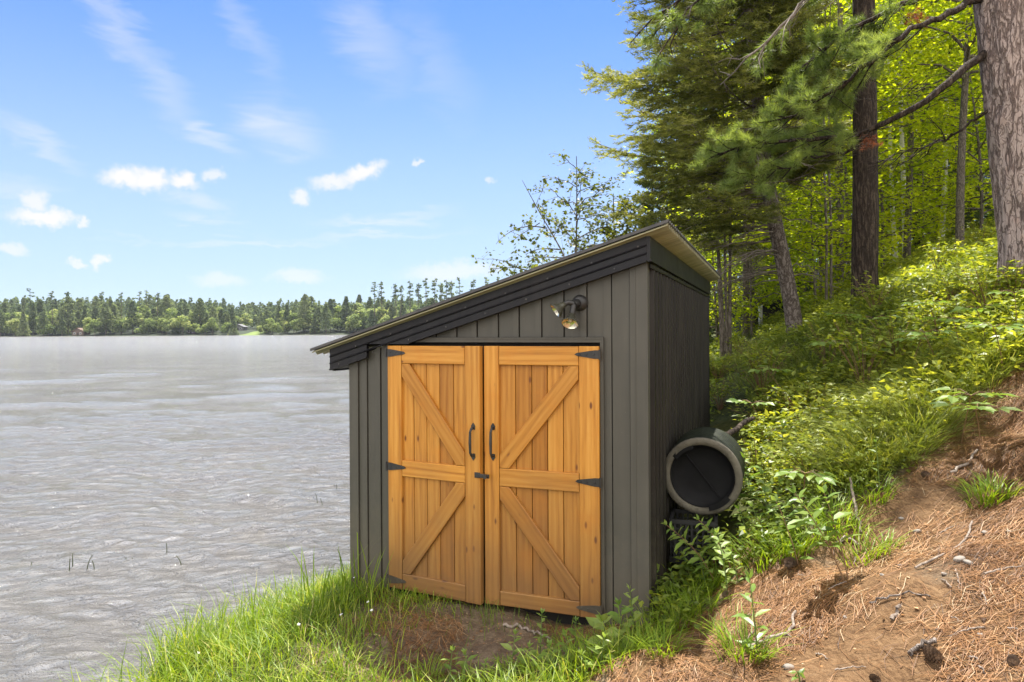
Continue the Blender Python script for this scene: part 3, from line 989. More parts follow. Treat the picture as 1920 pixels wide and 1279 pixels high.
def inset(poly, b):
    n = len(poly)
    P = np.array(poly, float)
    out = []
    for i in range(n):
        e1 = nrm(P[i] - P[i - 1]); e2 = nrm(P[(i + 1) % n] - P[i])
        n1 = np.array([-e1[1], e1[0]]); n2 = np.array([-e2[1], e2[0]])
        d = n1 + n2
        out.append(P[i] + d * b / max(1e-6, 1 + (n1 * n2).sum()))
    return out


def board(name, poly, w0, w1, ang, parent, seed, bev=.004):
    """a convex board in the (x, z) plane; its own Z axis runs along the grain"""
    c, s = math.cos(ang), math.sin(ang)
    cx = sum(p[0] for p in poly) / len(poly); cz = sum(p[1] for p in poly) / len(poly)
    L = [((x - cx) * c - (z - cz) * s, (x - cx) * s + (z - cz) * c) for x, z in poly]
    I = inset(L, bev)
    n = len(L)
    V = [(p[0], w0, p[1]) for p in I] + [(p[0], w0 + bev * .8, p[1]) for p in L] + [(p[0], w1, p[1]) for p in L]
    mb = MB()
    mb.add(V, [list(range(n))], 0, seed)
    for o in (0, n):
        mb.add(V, [(o + i, o + n + i, o + n + (i + 1) % n, o + (i + 1) % n) for i in range(n)], 0, seed)
    return link(name, mb.mesh(name, M['wood']), parent, (cx, 0, cz), (0, ang, 0))


def clip(poly, x0, x1, z0, z1):
    def half(P, f):
        out = []
        for i in range(len(P)):
            a, b = P[i], P[(i + 1) % len(P)]
            fa, fb = f(a), f(b)
            if fa >= 0: out.append(a)
            if (fa >= 0) != (fb >= 0):
                t = fa / (fa - fb)
                out.append((a[0] + t * (b[0] - a[0]), a[1] + t * (b[1] - a[1])))
        return out
    for f in (lambda p: p[0] - x0, lambda p: x1 - p[0], lambda p: p[1] - z0, lambda p: z1 - p[1]):
        poly = half(poly, f)
    return poly


def brace(parent, x0, x1, z0, z1, up, seed, wd=.098):
    a, b = ((x0, z0), (x1, z1)) if up else ((x0, z1), (x1, z0))
    dx, dz = b[0] - a[0], b[1] - a[1]
    l = math.hypot(dx, dz); dx /= l; dz /= l
    nx, nz = -dz * wd / 2, dx * wd / 2
    q = [(a[0] - dx - nx, a[1] - dz - nz), (b[0] + dx - nx, b[1] + dz - nz), (b[0] + dx + nx, b[1] + dz + nz), (a[0] - dx + nx, a[1] - dz + nz)]
    q = clip(q, x0 + .0025, x1 - .0025, z0 + .0025, z1 - .0025)
    board('brace', q, -.034, -.0115, math.atan2(dx, dz), parent, seed)


def rect(x0, x1, z0, z1):
    return [(x0, z0), (x1, z0), (x1, z1), (x0, z1)]


def make_door(hinge_u, x0, x1, st_a, st_b, rails, cuts, rotz, label, left):
    d = link('door', None, SHED, (hinge_u, -.012, 0), (0, 0, rotz))
    d['label'] = label
    rs = np.random.default_rng(21 if left else 22)
    b, t = -.092, 1.530
    # plank panel
    mb = MB()
    e = [st_a - .05] + cuts + [st_b + .05]
    for i in range(len(e) - 1):
        mb.bevbox(e[i] + .002, e[i + 1] - .002, -.011, .012, b + .01, t - .01, .003, 0, rs.uniform())
    link('plank_panel', mb.mesh('plank_panel', M['wood']), d)
    board('stile', rect(x0, st_a - .0015, b, t), -.034, .014, 0, d, rs.uniform(.3, .9))
    board('stile', rect(st_b + .0015, x1, b, t), -.034, .014, 0, d, rs.uniform(.3, .9))
    for z0, z1 in rails:
        board('rail', rect(st_a + .0015, st_b - .0015, z0, z1), -.0335, -.0115, R(90), d, rs.uniform(.4, 1))
    (b0, b1), (m0, m1), (t0, t1) = rails
    brace(d, st_a, st_b, m1, t0, not left, rs.uniform(.2, .5))
    brace(d, st_a, st_b, b1, m0, left, rs.uniform(.2, .5))
    # strap hinges
    for z in (1.482, .722, -.035):
        mb = MB()
        s = 1 if left else -1
        hx = x0 - .004 if left else x1 + .004
        q = [(hx, z - .025), (hx + s * .03, z - .025), (hx + s * .135, z - .009), (hx + s * .15, z), (hx + s * .135, z + .009), (hx + s * .03, z + .025), (hx, z + .025)]
        if s < 0: q = q[::-1]
        mb.prism(q, -.039, -.0345)
        mb.tube([(hx - s * .004, -.041, z - .03), (hx - s * .004, -.041, z + .03)], .006, 8)
        for k in (.03, .075, .115):
            mb.lathe([(0, -.003), (.004, -.0025), (.006, 0)], (hx + s * k, -.0392, z), (0, 1, 0), 8)
        link('hinge', mb.mesh('hinge', M['iron']), d)
    # pull handle
    mb = MB()
    hx = x1 - .045 if left else x0 + .06
    za, zb = .825, 1.036
    for z, s in ((za, -1), (zb, 1)):
        q = [(hx - .012, z - s * .03), (hx + .012, z - s * .03), (hx + .014, z - s * .006), (hx, z + s * .014), (hx - .014, z - s * .006)]
        if s < 0: q = q[::-1]
        mb.prism(q, -.0385, -.0345)
    mb.tube([(hx, -.037, zb - .018), (hx, -.06, zb - .02), (hx, -.076, zb - .04), (hx, -.079, (za + zb) / 2), (hx, -.076, za + .04), (hx, -.06, za + .02), (hx, -.037, za + .018)],
            [.008, .0075, .008, .0095, .008, .0075, .008], 10)
    link('handle', mb.mesh('handle', M['iron'], False), d)
    return d


LD = make_door(-1.715, 0, .702, .110, .594, [(-.09, .014), (.663, .768), (1.413, 1.5295)], [.195, .295, .395, .500], R(-4.6), 'left leaf with the hasp, standing slightly ajar', True)
RD = make_door(-.270, -.733, 0, -.634, -.122, [(-.09, -.002), (.655, .766), (1.413, 1.5295)], [-.53, -.425, -.325, -.225], R(1.8), 'right leaf, closed', False)
mb = MB()
mb.bevbox(.665, .705, -.040, -.0345, .705, .739, .002)
mb.bevbox(.700, .772, -.050, -.0405, .710, .734, .003)
mb.tube([(.752, -.066, .722), (.752, -.05, .722)], .013, 12)
link('latch', mb.mesh('latch', M['iron']), LD)

# ---- twin floodlight under the fascia
fl = link('floodlight', None, SHED)
mb = MB()
mb.lathe([(0.0, -.034), (.03, -.032), (.044, -.02), (.05, 0)], (-.392, -.0095, 1.792), (0, 1, 0), 24)
mb.tube([(-.398, -.03, 1.79), (-.405, -.06, 1.787), (-.412, -.075, 1.78)], [.026, .026, .024], 12)
mb.tube([(-.412, -.07, 1.785), (-.44, -.085, 1.793), (-.462, -.092, 1.785)], [.018, .017, .017], 10)
mb.tube([(-.412, -.07, 1.775), (-.416, -.085, 1.745), (-.417, -.09, 1.72)], [.019, .018, .018], 10)
link('mount', mb.mesh('mount', M['iron'], True), fl)
for (p0, ax) in (((-.462, -.092, 1.785), (-.70, -.42, -.58)), ((-.417, -.09, 1.722), (-.03, -.62, -.78))):
    mb = MB()
    mb.lathe([(.0, -.004), (.017, 0), (.020, .02), (.024, .03), (.040, .052), (.050, .066), (.052, .072), (.049, .073)], p0, ax, 28, 0)
    lam = link('lamp_head', mb.mesh('lamp_head', M['lamp_shell'], True), fl)
    mb = MB()
    mb.lathe([(.012, .046), (.030, .052), (.043, .063), (.049, .0715)], p0, ax, 28, 0)
    mb.lathe([(0, .0465), (.012, .0462)], p0, ax, 16, 0)
    mb.lathe([(0, .058), (.010, .057), (.014, .050), (.0135, .0465)], p0, ax, 14, 1)
    link('reflector', mb.mesh('reflector', [M['chrome'], M['glass']], True), lam)

# ------------------------------------------------------------------ things beside the shed
# drum lying on its side, its axis parallel to the wall
ax = nrm(np.array([.362, .932, 0.02]))
drum = thing('plastic_drum', 'dark drum lying on its side against the shed wall, pale rim facing out', 'drum', (1.255, 4.42, 1.125))
mb = MB()
prof = [(.236, .0), (.25, .012)]
for i in range(9):
    h = .02 + i * .05
    prof += [(.25, h), (.256, h + .012), (.256, h + .026), (.25, h + .038)]
prof += [(.24, .485), (.2, .495), (0, .497)]
mb.lathe(prof, (0, 0, 0), ax, 40)
link('drum_body', mb.mesh('drum_body', M['drum'], True), drum)
mb = MB()
mb.lathe([(.208, .02), (.208, -.012), (.214, -.022), (.246, -.022), (.256, -.013), (.256, .006), (.252, .010)], (0, 0, 0), ax, 44)
link('rim', mb.mesh('rim', M['drum_rim'], True), drum)
mb = MB()
mb.lathe([(0, .030), (.10, .030), (.18, .024), (.198, .008), (.2055, -.010), (.2055, .05)], (0, 0, 0), ax, 40)
side_ = np.array([ax[1], -ax[0], 0])
for t in (-.9,):
    a = side_ * math.cos(t) + np.array([0, 0, 1]) * math.sin(t)
    mb.tube([a * -.17 + ax * .020, ax * .026, a * .17 + ax * .020], .005, 6)
# the lid's lugs overlap the grey rim
for t in (2.2, -1.0):
    a0 = [side_ * math.cos(t + k * .12) + np.array([0, 0, 1]) * math.sin(t + k * .12) for k in range(-3, 4)]
    V = []
    for a in a0:
        V += [a * .19 - ax * .024, a * .226 - ax * .025]
    mb.add(V, [(2 * i, 2 * i + 2, 2 * i + 3, 2 * i + 1) for i in range(6)])
link('lid', mb.mesh('lid', M['drum_lid'], True), drum)

# slatted crate half hidden below it
cr = thing('plastic_crate', 'black lattice crate in the shade under the drum', 'crate', (1.20, 4.42, .585), -.30)
mb = MB()
cw, cd, ch = .15, .14, .28
for z, nm in ((0.0, 'base_rim'), (ch - .025, 'rim')):
    mb = MB()
    mb.box(-cw, cw, -cd, -cd + .02, z, z + .025)
    mb.box(-cw, cw, cd - .02, cd, z, z + .025)
    mb.box(-cw, -cw + .02, -cd + .0205, cd - .0205, z, z + .025)
    mb.box(cw - .02, cw, -cd + .0205, cd - .0205, z, z + .025)
    link(nm, mb.mesh(nm, M['crate']), cr)
for k, (y0, y1) in enumerate(((-cd + .003, -cd + .010), (cd - .010, cd - .003))):
    mb = MB()
    for i in range(8):
        x = -cw + .03 + i * .0345
        mb.box(x, x + .012, y0, y1, .0255, ch - .0255)
    for i in range(5):
        z = .05 + i * .041
        mb.box(-cw + .021, cw - .021, y0 + .0075, y1 + .007, z, z + .010)
    link('lattice', mb.mesh('lattice', M['crate']), cr)
for x0 in (-cw + .003, cw - .010):
    mb = MB()
    for i in range(6):
        y = -cd + .03 + i * .035
        mb.box(x0, x0 + .007, y, y + .012, .0255, ch - .0255)
    for i in range(5):
        z = .05 + i * .041
        mb.box(x0 + .0075, x0 + .012, -cd + .021, cd - .021, z, z + .010)
    link('lattice', mb.mesh('lattice', M['crate']), cr)
mb = MB(); mb.box(-cw + .021, cw - .021, -cd + .021, cd - .021, .004, .012)
link('base', mb.mesh('base', M['crate']), cr)


def stick(name, label, cat, pts, r0, r1, mat='stick', group=None, forks=(), n=7):
    P = np.array(pts, float)
    t = np.linspace(0, len(P) - 1, 5 * (len(P) - 1) + 1)
    Q = np.stack([np.interp(t, np.arange(len(P)), P[:, i]) for i in range(3)], 1)
    k = 3
    Qs = Q.copy()
    for i in range(1, len(Q) - 1):
        Qs[i] = (Q[i - 1] + 2 * Q[i] + Q[i + 1]) / 4
    j = .006 * min(1, r0 / .01)
    Qs[1:-1] += np.random.default_rng(int(abs(P[0, 0] * 997)) + 5).normal(0, j, (len(Q) - 2, 3))
    o = P[0]
    mb = MB()
    mb.tube(Qs - o, np.linspace(r0, r1, len(Qs)), n)
    for i, v, l in forks:
        b = Qs[i] - o
        mb.tube([b, b + np.array(v) * l * .5 + (0, 0, .01), b + np.array(v) * l], [r1, r1 * .8, r1 * .4], 5)
    return tag(link(name, mb.mesh(name, M[mat], True), None, o), label, cat, group)


def gs(px, py, up=.01, dmin=1.2):
    p = gp(px, py, dmin)
    return p + np.array([0, 0, up])


stick('log', 'dark broken branch poking out behind the drum towards the slope', 'branch', [at(1345, 826, 5.0), at(1378, 806, 5.2), at(1412, 784, 5.45)], .028, .018, 'dark_bark')
stick('fallen_stick', 'grey crooked stick at the edge of the needles, lower end by a grass tuft', 'stick', [gs(1404, 1208), gs(1442, 1192), gs(1478, 1180), gs(1492, 1156, .03)], .011, .006, forks=((8, (.5, -.6, .1), .06),))
stick('fallen_stick', 'short pale stick standing upright in the slope grass', 'stick', [gs(1613, 985), gs(1604, 958, .05), gs(1594, 930, .11)], .009, .007)
stick('fallen_stick', 'long thin forked stick across the middle of the needle slope', 'stick', [gs(1716, 1090), gs(1770, 1056), gs(1808, 1020), gs(1823, 972)], .0055, .005, forks=((9, (.6, .3, .1), .08),))
stick('fallen_stick', 'slim dark root lying over the bare soil patch', 'stick', [gs(1630, 1147), gs(1670, 1143), gs(1705, 1140), gs(1745, 1146)], .005, .003, 'spruce_bark')
stick('fallen_stick', 'pale peeling stick on the shaded soil before the doors', 'stick', [gs(944, 1184), gs(975, 1188), gs(1005, 1194), gs(1033, 1202)], .010, .006)
stick('fallen_stick', 'thick dark stub beside the pine cone at the bottom edge', 'stick', [gs(1706, 1246), gs(1735, 1232, .015), gs(1752, 1222, .02)], .010, .008, 'spruce_bark')
stick('fallen_stick', 'bowed twig on the upper needle slope near the thin stemmed plant', 'stick', [gs(1782, 882), gs(1815, 868), gs(1832, 846, .03)], .009, .006)
stick('fallen_stick', 'bare branch lying in the undergrowth uphill of the drum', 'stick', [gs(1660, 742, .03), gs(1710, 733, .04), gs(1770, 716, .04)], .008, .004, forks=((6, (.3, .3, .3), .2),))
stick('fallen_stick', 'weathered stick half buried left of the needle slope crest', 'stick', [gs(1568, 1010), gs(1590, 1000, .02), gs(1612, 1012)], .010, .006)
stick('fallen_stick', 'short pale stick between the two clumps of needles low on the slope', 'stick', [gs(1672, 1176), gs(1688, 1160, .02)], .009, .008)
stick('fallen_stick', 'thin twig trailing along the right edge of the slope', 'stick', [gs(1846, 1105), gs(1872, 1090), gs(1915, 1085)], .005, .003)
rs = np.random.default_rng(77)
for i in range(26):
    px, py = rs.uniform(1300, 1915), rs.uniform(960, 1270)
    p = gs(px, py, .006)
    if needle_w(p[0:1], p[1:2])[0] < .5: continue
    a, l = rs.uniform(0, 6.3), rs.uniform(.04, .13)
    q = p + np.array([math.cos(a) * l, math.sin(a) * l, 0]); q[2] = float(zt(q[0], q[1])) + .006
    m_ = (p + q) / 2; m_[2] += .008
    stick('twig', 'short broken twig lying among the fallen needles', 'twig', [p, m_, q], .0035, .002, group='twigs on the needle slope', n=5)


# pine cones: overlapping scales round a core
def cone_mesh():
    mb = MB()
    mb.lathe([(0, -.035), (.012, -.03), (.016, 0), (.008, .035), (0, .04)], (0, 0, 0), (0, 0, 1), 8)
    tv = [(-.35, 0, 0), (.35, 0, 0), (.5, .75, .06), (.2, 1, .16), (-.2, 1, .16), (-.5, .75, .06)]
    tf = [(0, 1, 2), (0, 2, 3), (0, 3, 4), (0, 4, 5)]
    n = 70
    k = np.arange(n)
    h = -.036 + .072 * k / n
    a = k * 2.39996
    rr = .022 * np.sqrt(np.clip(1 - ((h - .0) / .045) ** 2, .05, 1))
    d = np.stack([np.cos(a), np.sin(a), .15 + 10 * h], 1)
    nn = np.stack([-np.cos(a) * .2, -np.sin(a) * .2, np.ones(n)], 1)
    C = np.stack([.010 * np.cos(a), .010 * np.sin(a), h], 1)
    V, F = scatter(tv, tf, frames(d, nn), C, rr * 1.05)
    mb.add(V, F)
    return mb.mesh('pine_cone', M['cone'])


cone_me = cone_mesh()
for px, py, s, lab in ((1482, 1068, .95, 'open brown pine cone beside the leafy stem at the crest'), (1750, 1250, .8, 'pine cone lying by the dark stub at the bottom edge'),
                       (1734, 890, .6, 'small pine cone on the upper part of the needle slope'), (1258, 1117, .6, 'pine cone in the grass below the crate'),
                       (1640, 1270, .5, 'pine cone sunk in needles at the very bottom'), (1900, 1262, .6, 'dark pine cone in the bottom right corner')):
    p = gs(px, py, .025 * s)
    o = tag(link('pine_cone', cone_me, None, p, (R(80 + 15 * math.sin(px)), R(20), px)), lab, 'pine cone', 'pine cones on the slope')
    o.scale = (s, s, s)


def pebble_mesh(seed):
    rs = np.random.default_rng(seed)
    n, k = 9, 7
    V, F = [], []
    th = np.linspace(.05, np.pi - .05, k)
    for t in th:
        a = np.arange(n) * 2 * np.pi / n
        V.append(np.stack([np.sin(t) * np.cos(a), np.sin(t) * np.sin(a) * .75, np.full(n, np.cos(t) * .45)], 1))
    V = np.concatenate(V)
    V *= (1 + .22 * fbm(V[:, 0] * 1.3 + seed, V[:, 1] * 1.3, V[:, 2] * 1.3, seed=seed, octs=2))[:, None]
    for i in range(k - 1):
        for j in range(n):
            F.append((i * n + j, (i + 1) * n + j, (i + 1) * n + (j + 1) % n, i * n + (j + 1) % n))
    mb = MB(); mb.add(V, F); mb.add(V, [list(range(n))]); mb.add(V, [list(range((k - 1) * n, k * n))[::-1]])
    return mb.mesh('pebble', M['pebble'], True)


pm = [pebble_mesh(s) for s in (3, 5, 8)]
rs = np.random.default_rng(5)
for i, (px, py, s) in enumerate([(1848, 998, .022), (1720, 985, .024), (1798, 1070, .03), (1815, 1080, .026), (1585, 1160, .014), (1480, 1247, .022), (1770, 1105, .014), (1690, 960, .018), (1892, 1005, .016), (1760, 1195, .012), (1840, 1210, .013), (1655, 1092, .014)]):
    p = gs(px, py, s * .25)
    o = tag(link('pebble', pm[i % 3], None, p, (rs.normal(0, .2), rs.normal(0, .2), rs.uniform(0, 6))), 'pale pebble showing through the needle litter', 'pebble', 'pebbles on the slope')
    o.scale = (s, s, s)

# ------------------------------------------------------------------ tree builders
def resample(P, n):
    P = np.asarray(P, float)
    s = np.concatenate([[0], np.cumsum(np.linalg.norm(np.diff(P, axis=0), axis=1))])
    t = np.linspace(0, s[-1], n)
    # smooth interpolation: linear then relaxed
    Q = np.stack([np.interp(t, s, P[:, i]) for i in range(P.shape[1])], 1)
    for _ in range(3):
        Q[1:-1] = (Q[:-2] + 2 * Q[1:-1] + Q[2:]) / 4
    return Q


def trunk_vf(P, r0, r1, n=20, k=60, disp=.0, flare=.35, seed=0, fx=8., fz=2.):
    Q = resample(P, k)
    h = np.linspace(0, 1, k)
    L = np.linalg.norm(Q[-1] - Q[0])
    r = r0 + (r1 - r0) * h + r0 * flare * np.exp(-h * L / .22)
    V, F = tube_vf(Q, r, n)
    if disp:
        c = np.repeat(Q, n, 0)
        d = nrm(V - c)
        N = 1 - 2 * np.abs(fbm(V[:, 0] * fx, V[:, 1] * fx, V[:, 2] * fz, seed=seed, octs=3))
        V = V + d * (disp * N)[:, None]
    return V, F


def shoot_template(n=9, seed=1, wid=.03, out=.36, fwd=.3):
    rs = np.random.default_rng(seed)
    V, F = [], []
    for i in range(n):
        a = i * 2.399 + rs.normal(0, .3)
        t = (i + .5) / n
        ca, sa = math.cos(a), math.sin(a) * .55
        b = np.array([0, t * .8, 0])
        tip = b + np.array([ca * out, fwd + .1 * rs.normal(), sa * out])
        w = np.array([-sa, .0, ca]) * wid + np.array([0, wid, 0])
        V += [b - w, b + w, tip]
        F.append((3 * i, 3 * i + 1, 3 * i + 2))
    return V, F


def tuft_template(n=26, seed=2, wid=.022, spread=1.25, droop=.18):
    rs = np.random.default_rng(seed)
    V, F = [], []
    for i in range(n):
        a = i * 2.399
        th = spread * math.sqrt((i + .5) / n)
        d = np.array([math.sin(th) * math.cos(a), math.cos(th), math.sin(th) * math.sin(a)]) * rs.uniform(.75, 1.1)
        b = np.array([0, rs.uniform(-.45, 0.05), 0])
        w = nrm(np.cross(d, rs.normal(size=3))) * wid
        V += [b - w, b + w, b + d]
        F.append((3 * i, 3 * i + 1, 3 * i + 2))
    return V, F


SHOOT = shoot_template(10, 1, .042, .40, .28)
SHOOT_C = shoot_template(7, 4, .055, .4, .35)
TUFT = tuft_template()
TUFT_C = tuft_template(14, 3, .05)


def conifer(seed, trunk, z0, z1, rad, n_br, lat, shoot_len, tmpl, droop=.25, lift=.25, up0=.0, wood_n=5, per_lat=6, keep=None, tone=(.15, .75), live=0.25, br_r=.02):
    """trunk: function z -> (x, y); rad: function z -> length; returns wood and needle parts"""
    rs = np.random.default_rng(seed)
    wood, C, D, N, SD, S = [], [], [], [], [], []
    for b in range(n_br):
        z = z0 + (z1 - z0) * ((b + rs.uniform(0, .9)) / n_br)
        az = b * 2.39996 + rs.normal(0, .25)
        L = rad(z, az) * rs.uniform(.78, 1.08)
        if L < .15: continue
        o = np.array([*trunk(z), z])
        hd = np.array([math.cos(az), math.sin(az), 0])
        k = 9
        t = np.linspace(0, 1, k)
        dr, lf = droop * rs.uniform(.6, 1.3), lift * rs.uniform(.6, 1.3)
        side0 = np.array([-hd[1], hd[0], 0])
        P = o + hd * (L * t)[:, None] + np.array([0, 0, 1]) * (L * (up0 * t - dr * t + lf * t ** 2.2))[:, None] + side0 * (L * .08 * rs.normal() * t ** 2)[:, None]
        wood.append(tube_vf(P, np.linspace(br_r * (.5 + L / 3), .004, k), wood_n))
        bt = rs.uniform(-.16, .16)
        for j in range(lat):
            tt = live + (1 - live) * (j + rs.uniform(0, 1)) / lat
            sgn = 1 if j % 2 else -1
            p = np.array([np.interp(tt, t, P[:, i]) for i in range(3)])
            ll = L * (.38 * (1 - tt) + .10) * rs.uniform(.6, 1.2)
            ang = rs.uniform(.65, 1.1)
            d = hd * math.cos(ang) + side0 * sgn * math.sin(ang) + np.array([0, 0, rs.normal(-.05, .12)])
            q = p + d * ll + np.array([0, 0, -.10 * ll])
            if ll > .18:
                wood.append(tube_vf([p, (p + q) / 2 + (0, 0, .02 * ll), q], [.006, .004, .002], 3))
            m = max(2, int(per_lat * ll / (.3 * max(L, .5)) + .5))
            s = (np.arange(m) + rs.uniform(0, 1, m)) / m
            pts = p + (q - p) * s[:, None]
            for e in (-1, 1):
                dd = d + np.cross(d, [0, 0, 1.0]) * e * .75 + rs.normal(0, .22, (m, 3))
                C.append(pts); D.append(dd); N.append(np.array([0, 0, 1.]) + rs.normal(0, .35, (m, 3)))
                SD.append(np.clip(rs.uniform(*tone, m) + bt + .25 * (tt - .6), 0, 1)); S.append(shoot_len * rs.uniform(.7, 1.25, m))
        # tip
        C.append(P[-3:]); D.append(np.repeat(hd[None] + (0, 0, .1), 3, 0) + rs.normal(0, .15, (3, 3))); N.append(np.tile([0, 0, 1.], (3, 1)) + rs.normal(0, .2, (3, 3)))
        SD.append(np.clip(rs.uniform(*tone, 3) + .2, 0, 1)); S.append(shoot_len * rs.uniform(.9, 1.3, 3))
    C, D, N, SD, S = map(np.concatenate, (C, D, N, SD, S))
    V, F = scatter(tmpl[0], tmpl[1], frames(D, N), C, S)
    return wood, (V, F, 0, np.repeat(SD, len(tmpl[0])))


def broadleaf(seed, h, r0, crown_r, base, n_limb, twigs, per_twig, leaf, tmpl=LEAF_S, lean=(0, 0), flat=.55, up=(.25, .8), spread=.13, tone=.5, wob=.04, m=0):
    rs = np.random.default_rng(seed)
    k = 10
    t = np.linspace(0, 1, k)
    T = np.stack([lean[0] * t * h + wob * h * np.sin(t * 4 + seed) * t, lean[1] * t * h + wob * h * np.cos(t * 3 + seed * 2) * t, h * t - .25 * (t == 0)], 1)
    wood = [trunk_vf(T, r0, r0 * .15, 10, 30, .0, .3, seed)]
    leaves = []
    for b in range(n_limb):
        f = base + (0.97 - base) * (b + rs.uniform(0, .8)) / n_limb
        o = np.array([np.interp(f, t, T[:, i]) for i in range(3)])
        az = b * 2.39996 + rs.normal(0, .3)
        prof = math.sin(math.pi * min(1, .18 + .8 * (f - base) / (1 - base))) ** .7
        L = crown_r * prof * rs.uniform(.7, 1.15) + .15
        u = rs.uniform(*up)
        hd = np.array([math.cos(az), math.sin(az), 0])
        kk = 6
        s = np.linspace(0, 1, kk)
        P = o + hd * (L * s)[:, None] + np.array([0, 0, 1]) * (L * (u * s - .22 * s ** 2))[:, None]
        P[1:] += rs.normal(0, .03 * L, (kk - 1, 3))
        wood.append(tube_vf(P, np.linspace(max(.008, r0 * (1 - f) * .5 + .006), .004, kk), 5))
        bt = rs.normal(0, .16)
        for j in range(twigs):
            ss = .22 + .78 * (j + rs.uniform(0, 1)) / twigs
            p = np.array([np.interp(ss, s, P[:, i]) for i in range(3)])
            d = nrm(hd * .6 + rs.normal(0, .6, 3) * (1, 1, .55))
            l = (.34 * L * (1.15 - ss) + .18) * rs.uniform(.6, 1.2)
            q = p + d * l
            wood.append(tube_vf([p, (p + q) / 2, q], [.006, .004, .002], 3))
            n = per_twig
            pts = p + (q - p) * rs.uniform(.1, 1.1, (n, 1)) + rs.normal(0, spread, (n, 3)) * (1, 1, .6)
            leaves.append(leaf_parts(pts, leaf, rs, tmpl, m, flat, seed=tone + bt + rs.normal(0, .12), droop=.15))
    V = np.concatenate([l[0] for l in leaves])
    o = np.cumsum([0] + [len(l[0]) for l in leaves[:-1]])
    F = np.concatenate([l[1] + a for l, a in zip(leaves, o)])
    return wood, (V, F, 0, np.concatenate([l[3] for l in leaves]))


def wood_mesh(name, wood, mat, smooth=True):
    return fast_mesh(name, [(v, f, 0, None) for v, f in wood], [mat], smooth)


def tree(name, label, cat, loc, wood, crown, bark, leafmat, group=None, rotz=0.0, wood_name='trunk', crown_name='crown'):
    t = thing(name, label, cat, loc, rotz, group)
    link(wood_name, wood_mesh(wood_name, wood, bark), t)
    link(crown_name, fast_mesh(crown_name, [crown], [leafmat]), t)
    return t


def ground_pt(px, d):
    x = (px - 960) / FPX * d
    return np.array([x, d, float(zt(x, d))])


# ------------------------------------------------------------------ big red pine at the right edge
B = at(1929, 540, 7.0)
pine = thing('red_pine', 'thick scaly barked pine trunk at the right edge of the slope', 'tree', B)
PT = [(0, 0, -.3), at(1918, 400, 7.0) - B, at(1900, 250, 7.0) - B, at(1884, 100, 7.0) - B, at(1872, 0, 7.0) - B, at(1850, -260, 7.0) - B, np.array([-.75, .1, 12.5]), np.array([-.8, .2, 16])]
V, F = trunk_vf(PT, .238, .105, 72, 420, .014, .16, 5, 9., 2.6)
link('trunk', fast_mesh('trunk', [(V, F, 0, None)], [M['pine_bark']], True), pine)


def pine_axis(z):
    P = np.array(PT)
    return np.interp(z, P[:, 2], P[:, 0]), np.interp(z, P[:, 2], P[:, 1])


wood, nd = conifer(31, pine_axis, 7.6, 15.8, lambda z, a: 2.9 * (1 - ((z - 8.5) / 9) ** 2) * .8 + .3, 14, 8, .20, TUFT_C, .05, .2, .2, per_lat=4, live=.45, br_r=.03)
link('crown_wood', wood_mesh('crown_wood', wood, M['dark_bark']), pine)
link('crown', fast_mesh('crown', [nd], [M['pine']]), pine)


def pine_bough(name, pts, rad, seed, twig_from=.35, n_twig=16, tl=(.3, .6), tuft=.105, n_tuft=7, tone=(.2, .8), bare=0.0, sag=.0, bark='dark_bark'):
    """a long bough through pixel points (px, py, depth); wood with needles as sub-part"""
    rs = np.random.default_rng(seed)
    P = resample([at(*p) - B for p in pts], 22)
    P[1:-1] += rs.normal(0, .018, (20, 3))
    wood = [tube_vf(P, np.linspace(rad[0], rad[1], 22), 8)]
    C, D, SD = [], [], []
    t = np.linspace(0, 1, 22)
    for j in range(n_twig):
        tt = twig_from + (1.02 - twig_from) * (j + rs.uniform(0, .9)) / n_twig
        tt = min(tt, 1)
        p = np.array([np.interp(tt, t, P[:, i]) for i in range(3)])
        i0 = min(int(tt * 21), 20)
        ax_ = nrm(P[i0 + 1] - P[i0])
        sd = nrm(np.cross(ax_, [0, 0, 1.]))
        d = nrm(ax_ * rs.uniform(.3, .9) + sd * rs.choice([-1, 1]) * rs.uniform(.3, 1) + np.array([0, 0, rs.normal(-.05 - sag, .25)]))
        l = rs.uniform(*tl) * (1.1 - .5 * tt)
        q = p + d * l
        m_ = (p + q) / 2 + np.array([0, 0, -.03 * l]) + rs.normal(0, .02, 3)
        wood.append(tube_vf([p, m_, q], [.009, .006, .003], 5))
        tws = [(p, q, d, l)]
        for e in range(4):
            s = rs.uniform(.3, .95)
            p2 = p + (q - p) * s
            d2 = nrm(d + rs.normal(0, .6, 3) + (0, 0, .1))
            l2 = l * rs.uniform(.25, .5)
            q2 = p2 + d2 * l2
            wood.append(tube_vf([p2, q2], [.004, .002], 4))
            tws.append((p2, q2, d2, l2))
        if rs.uniform() < bare: continue
        for (a, b_, d_, l_) in tws:
            n = max(2, int(n_tuft * l_ / .35))
            s = 1 - rs.uniform(0, .75, n) ** 1.3
            C.append(a + (b_ - a) * s[:, None] + rs.normal(0, .012, (n, 3)))
            D.append(d_ + rs.normal(0, .28, (n, 3)) + (0, 0, .08))
            SD.append(np.clip(rs.uniform(*tone, n), 0, 1))
    o = link(name, wood_mesh(name, wood, M[bark]), pine)
    if C:
        C, D, SD = map(np.concatenate, (C, D, SD))
        V, F = scatter(TUFT[0], TUFT[1], frames(D, rand_dir(len(D), rs)), C, tuft * rs.uniform(.75, 1.2, len(C)))
        link('needles', fast_mesh('needles', [(V, F, 0, np.repeat(SD, len(TUFT[0])))], [M['pine']]), o)
    return o


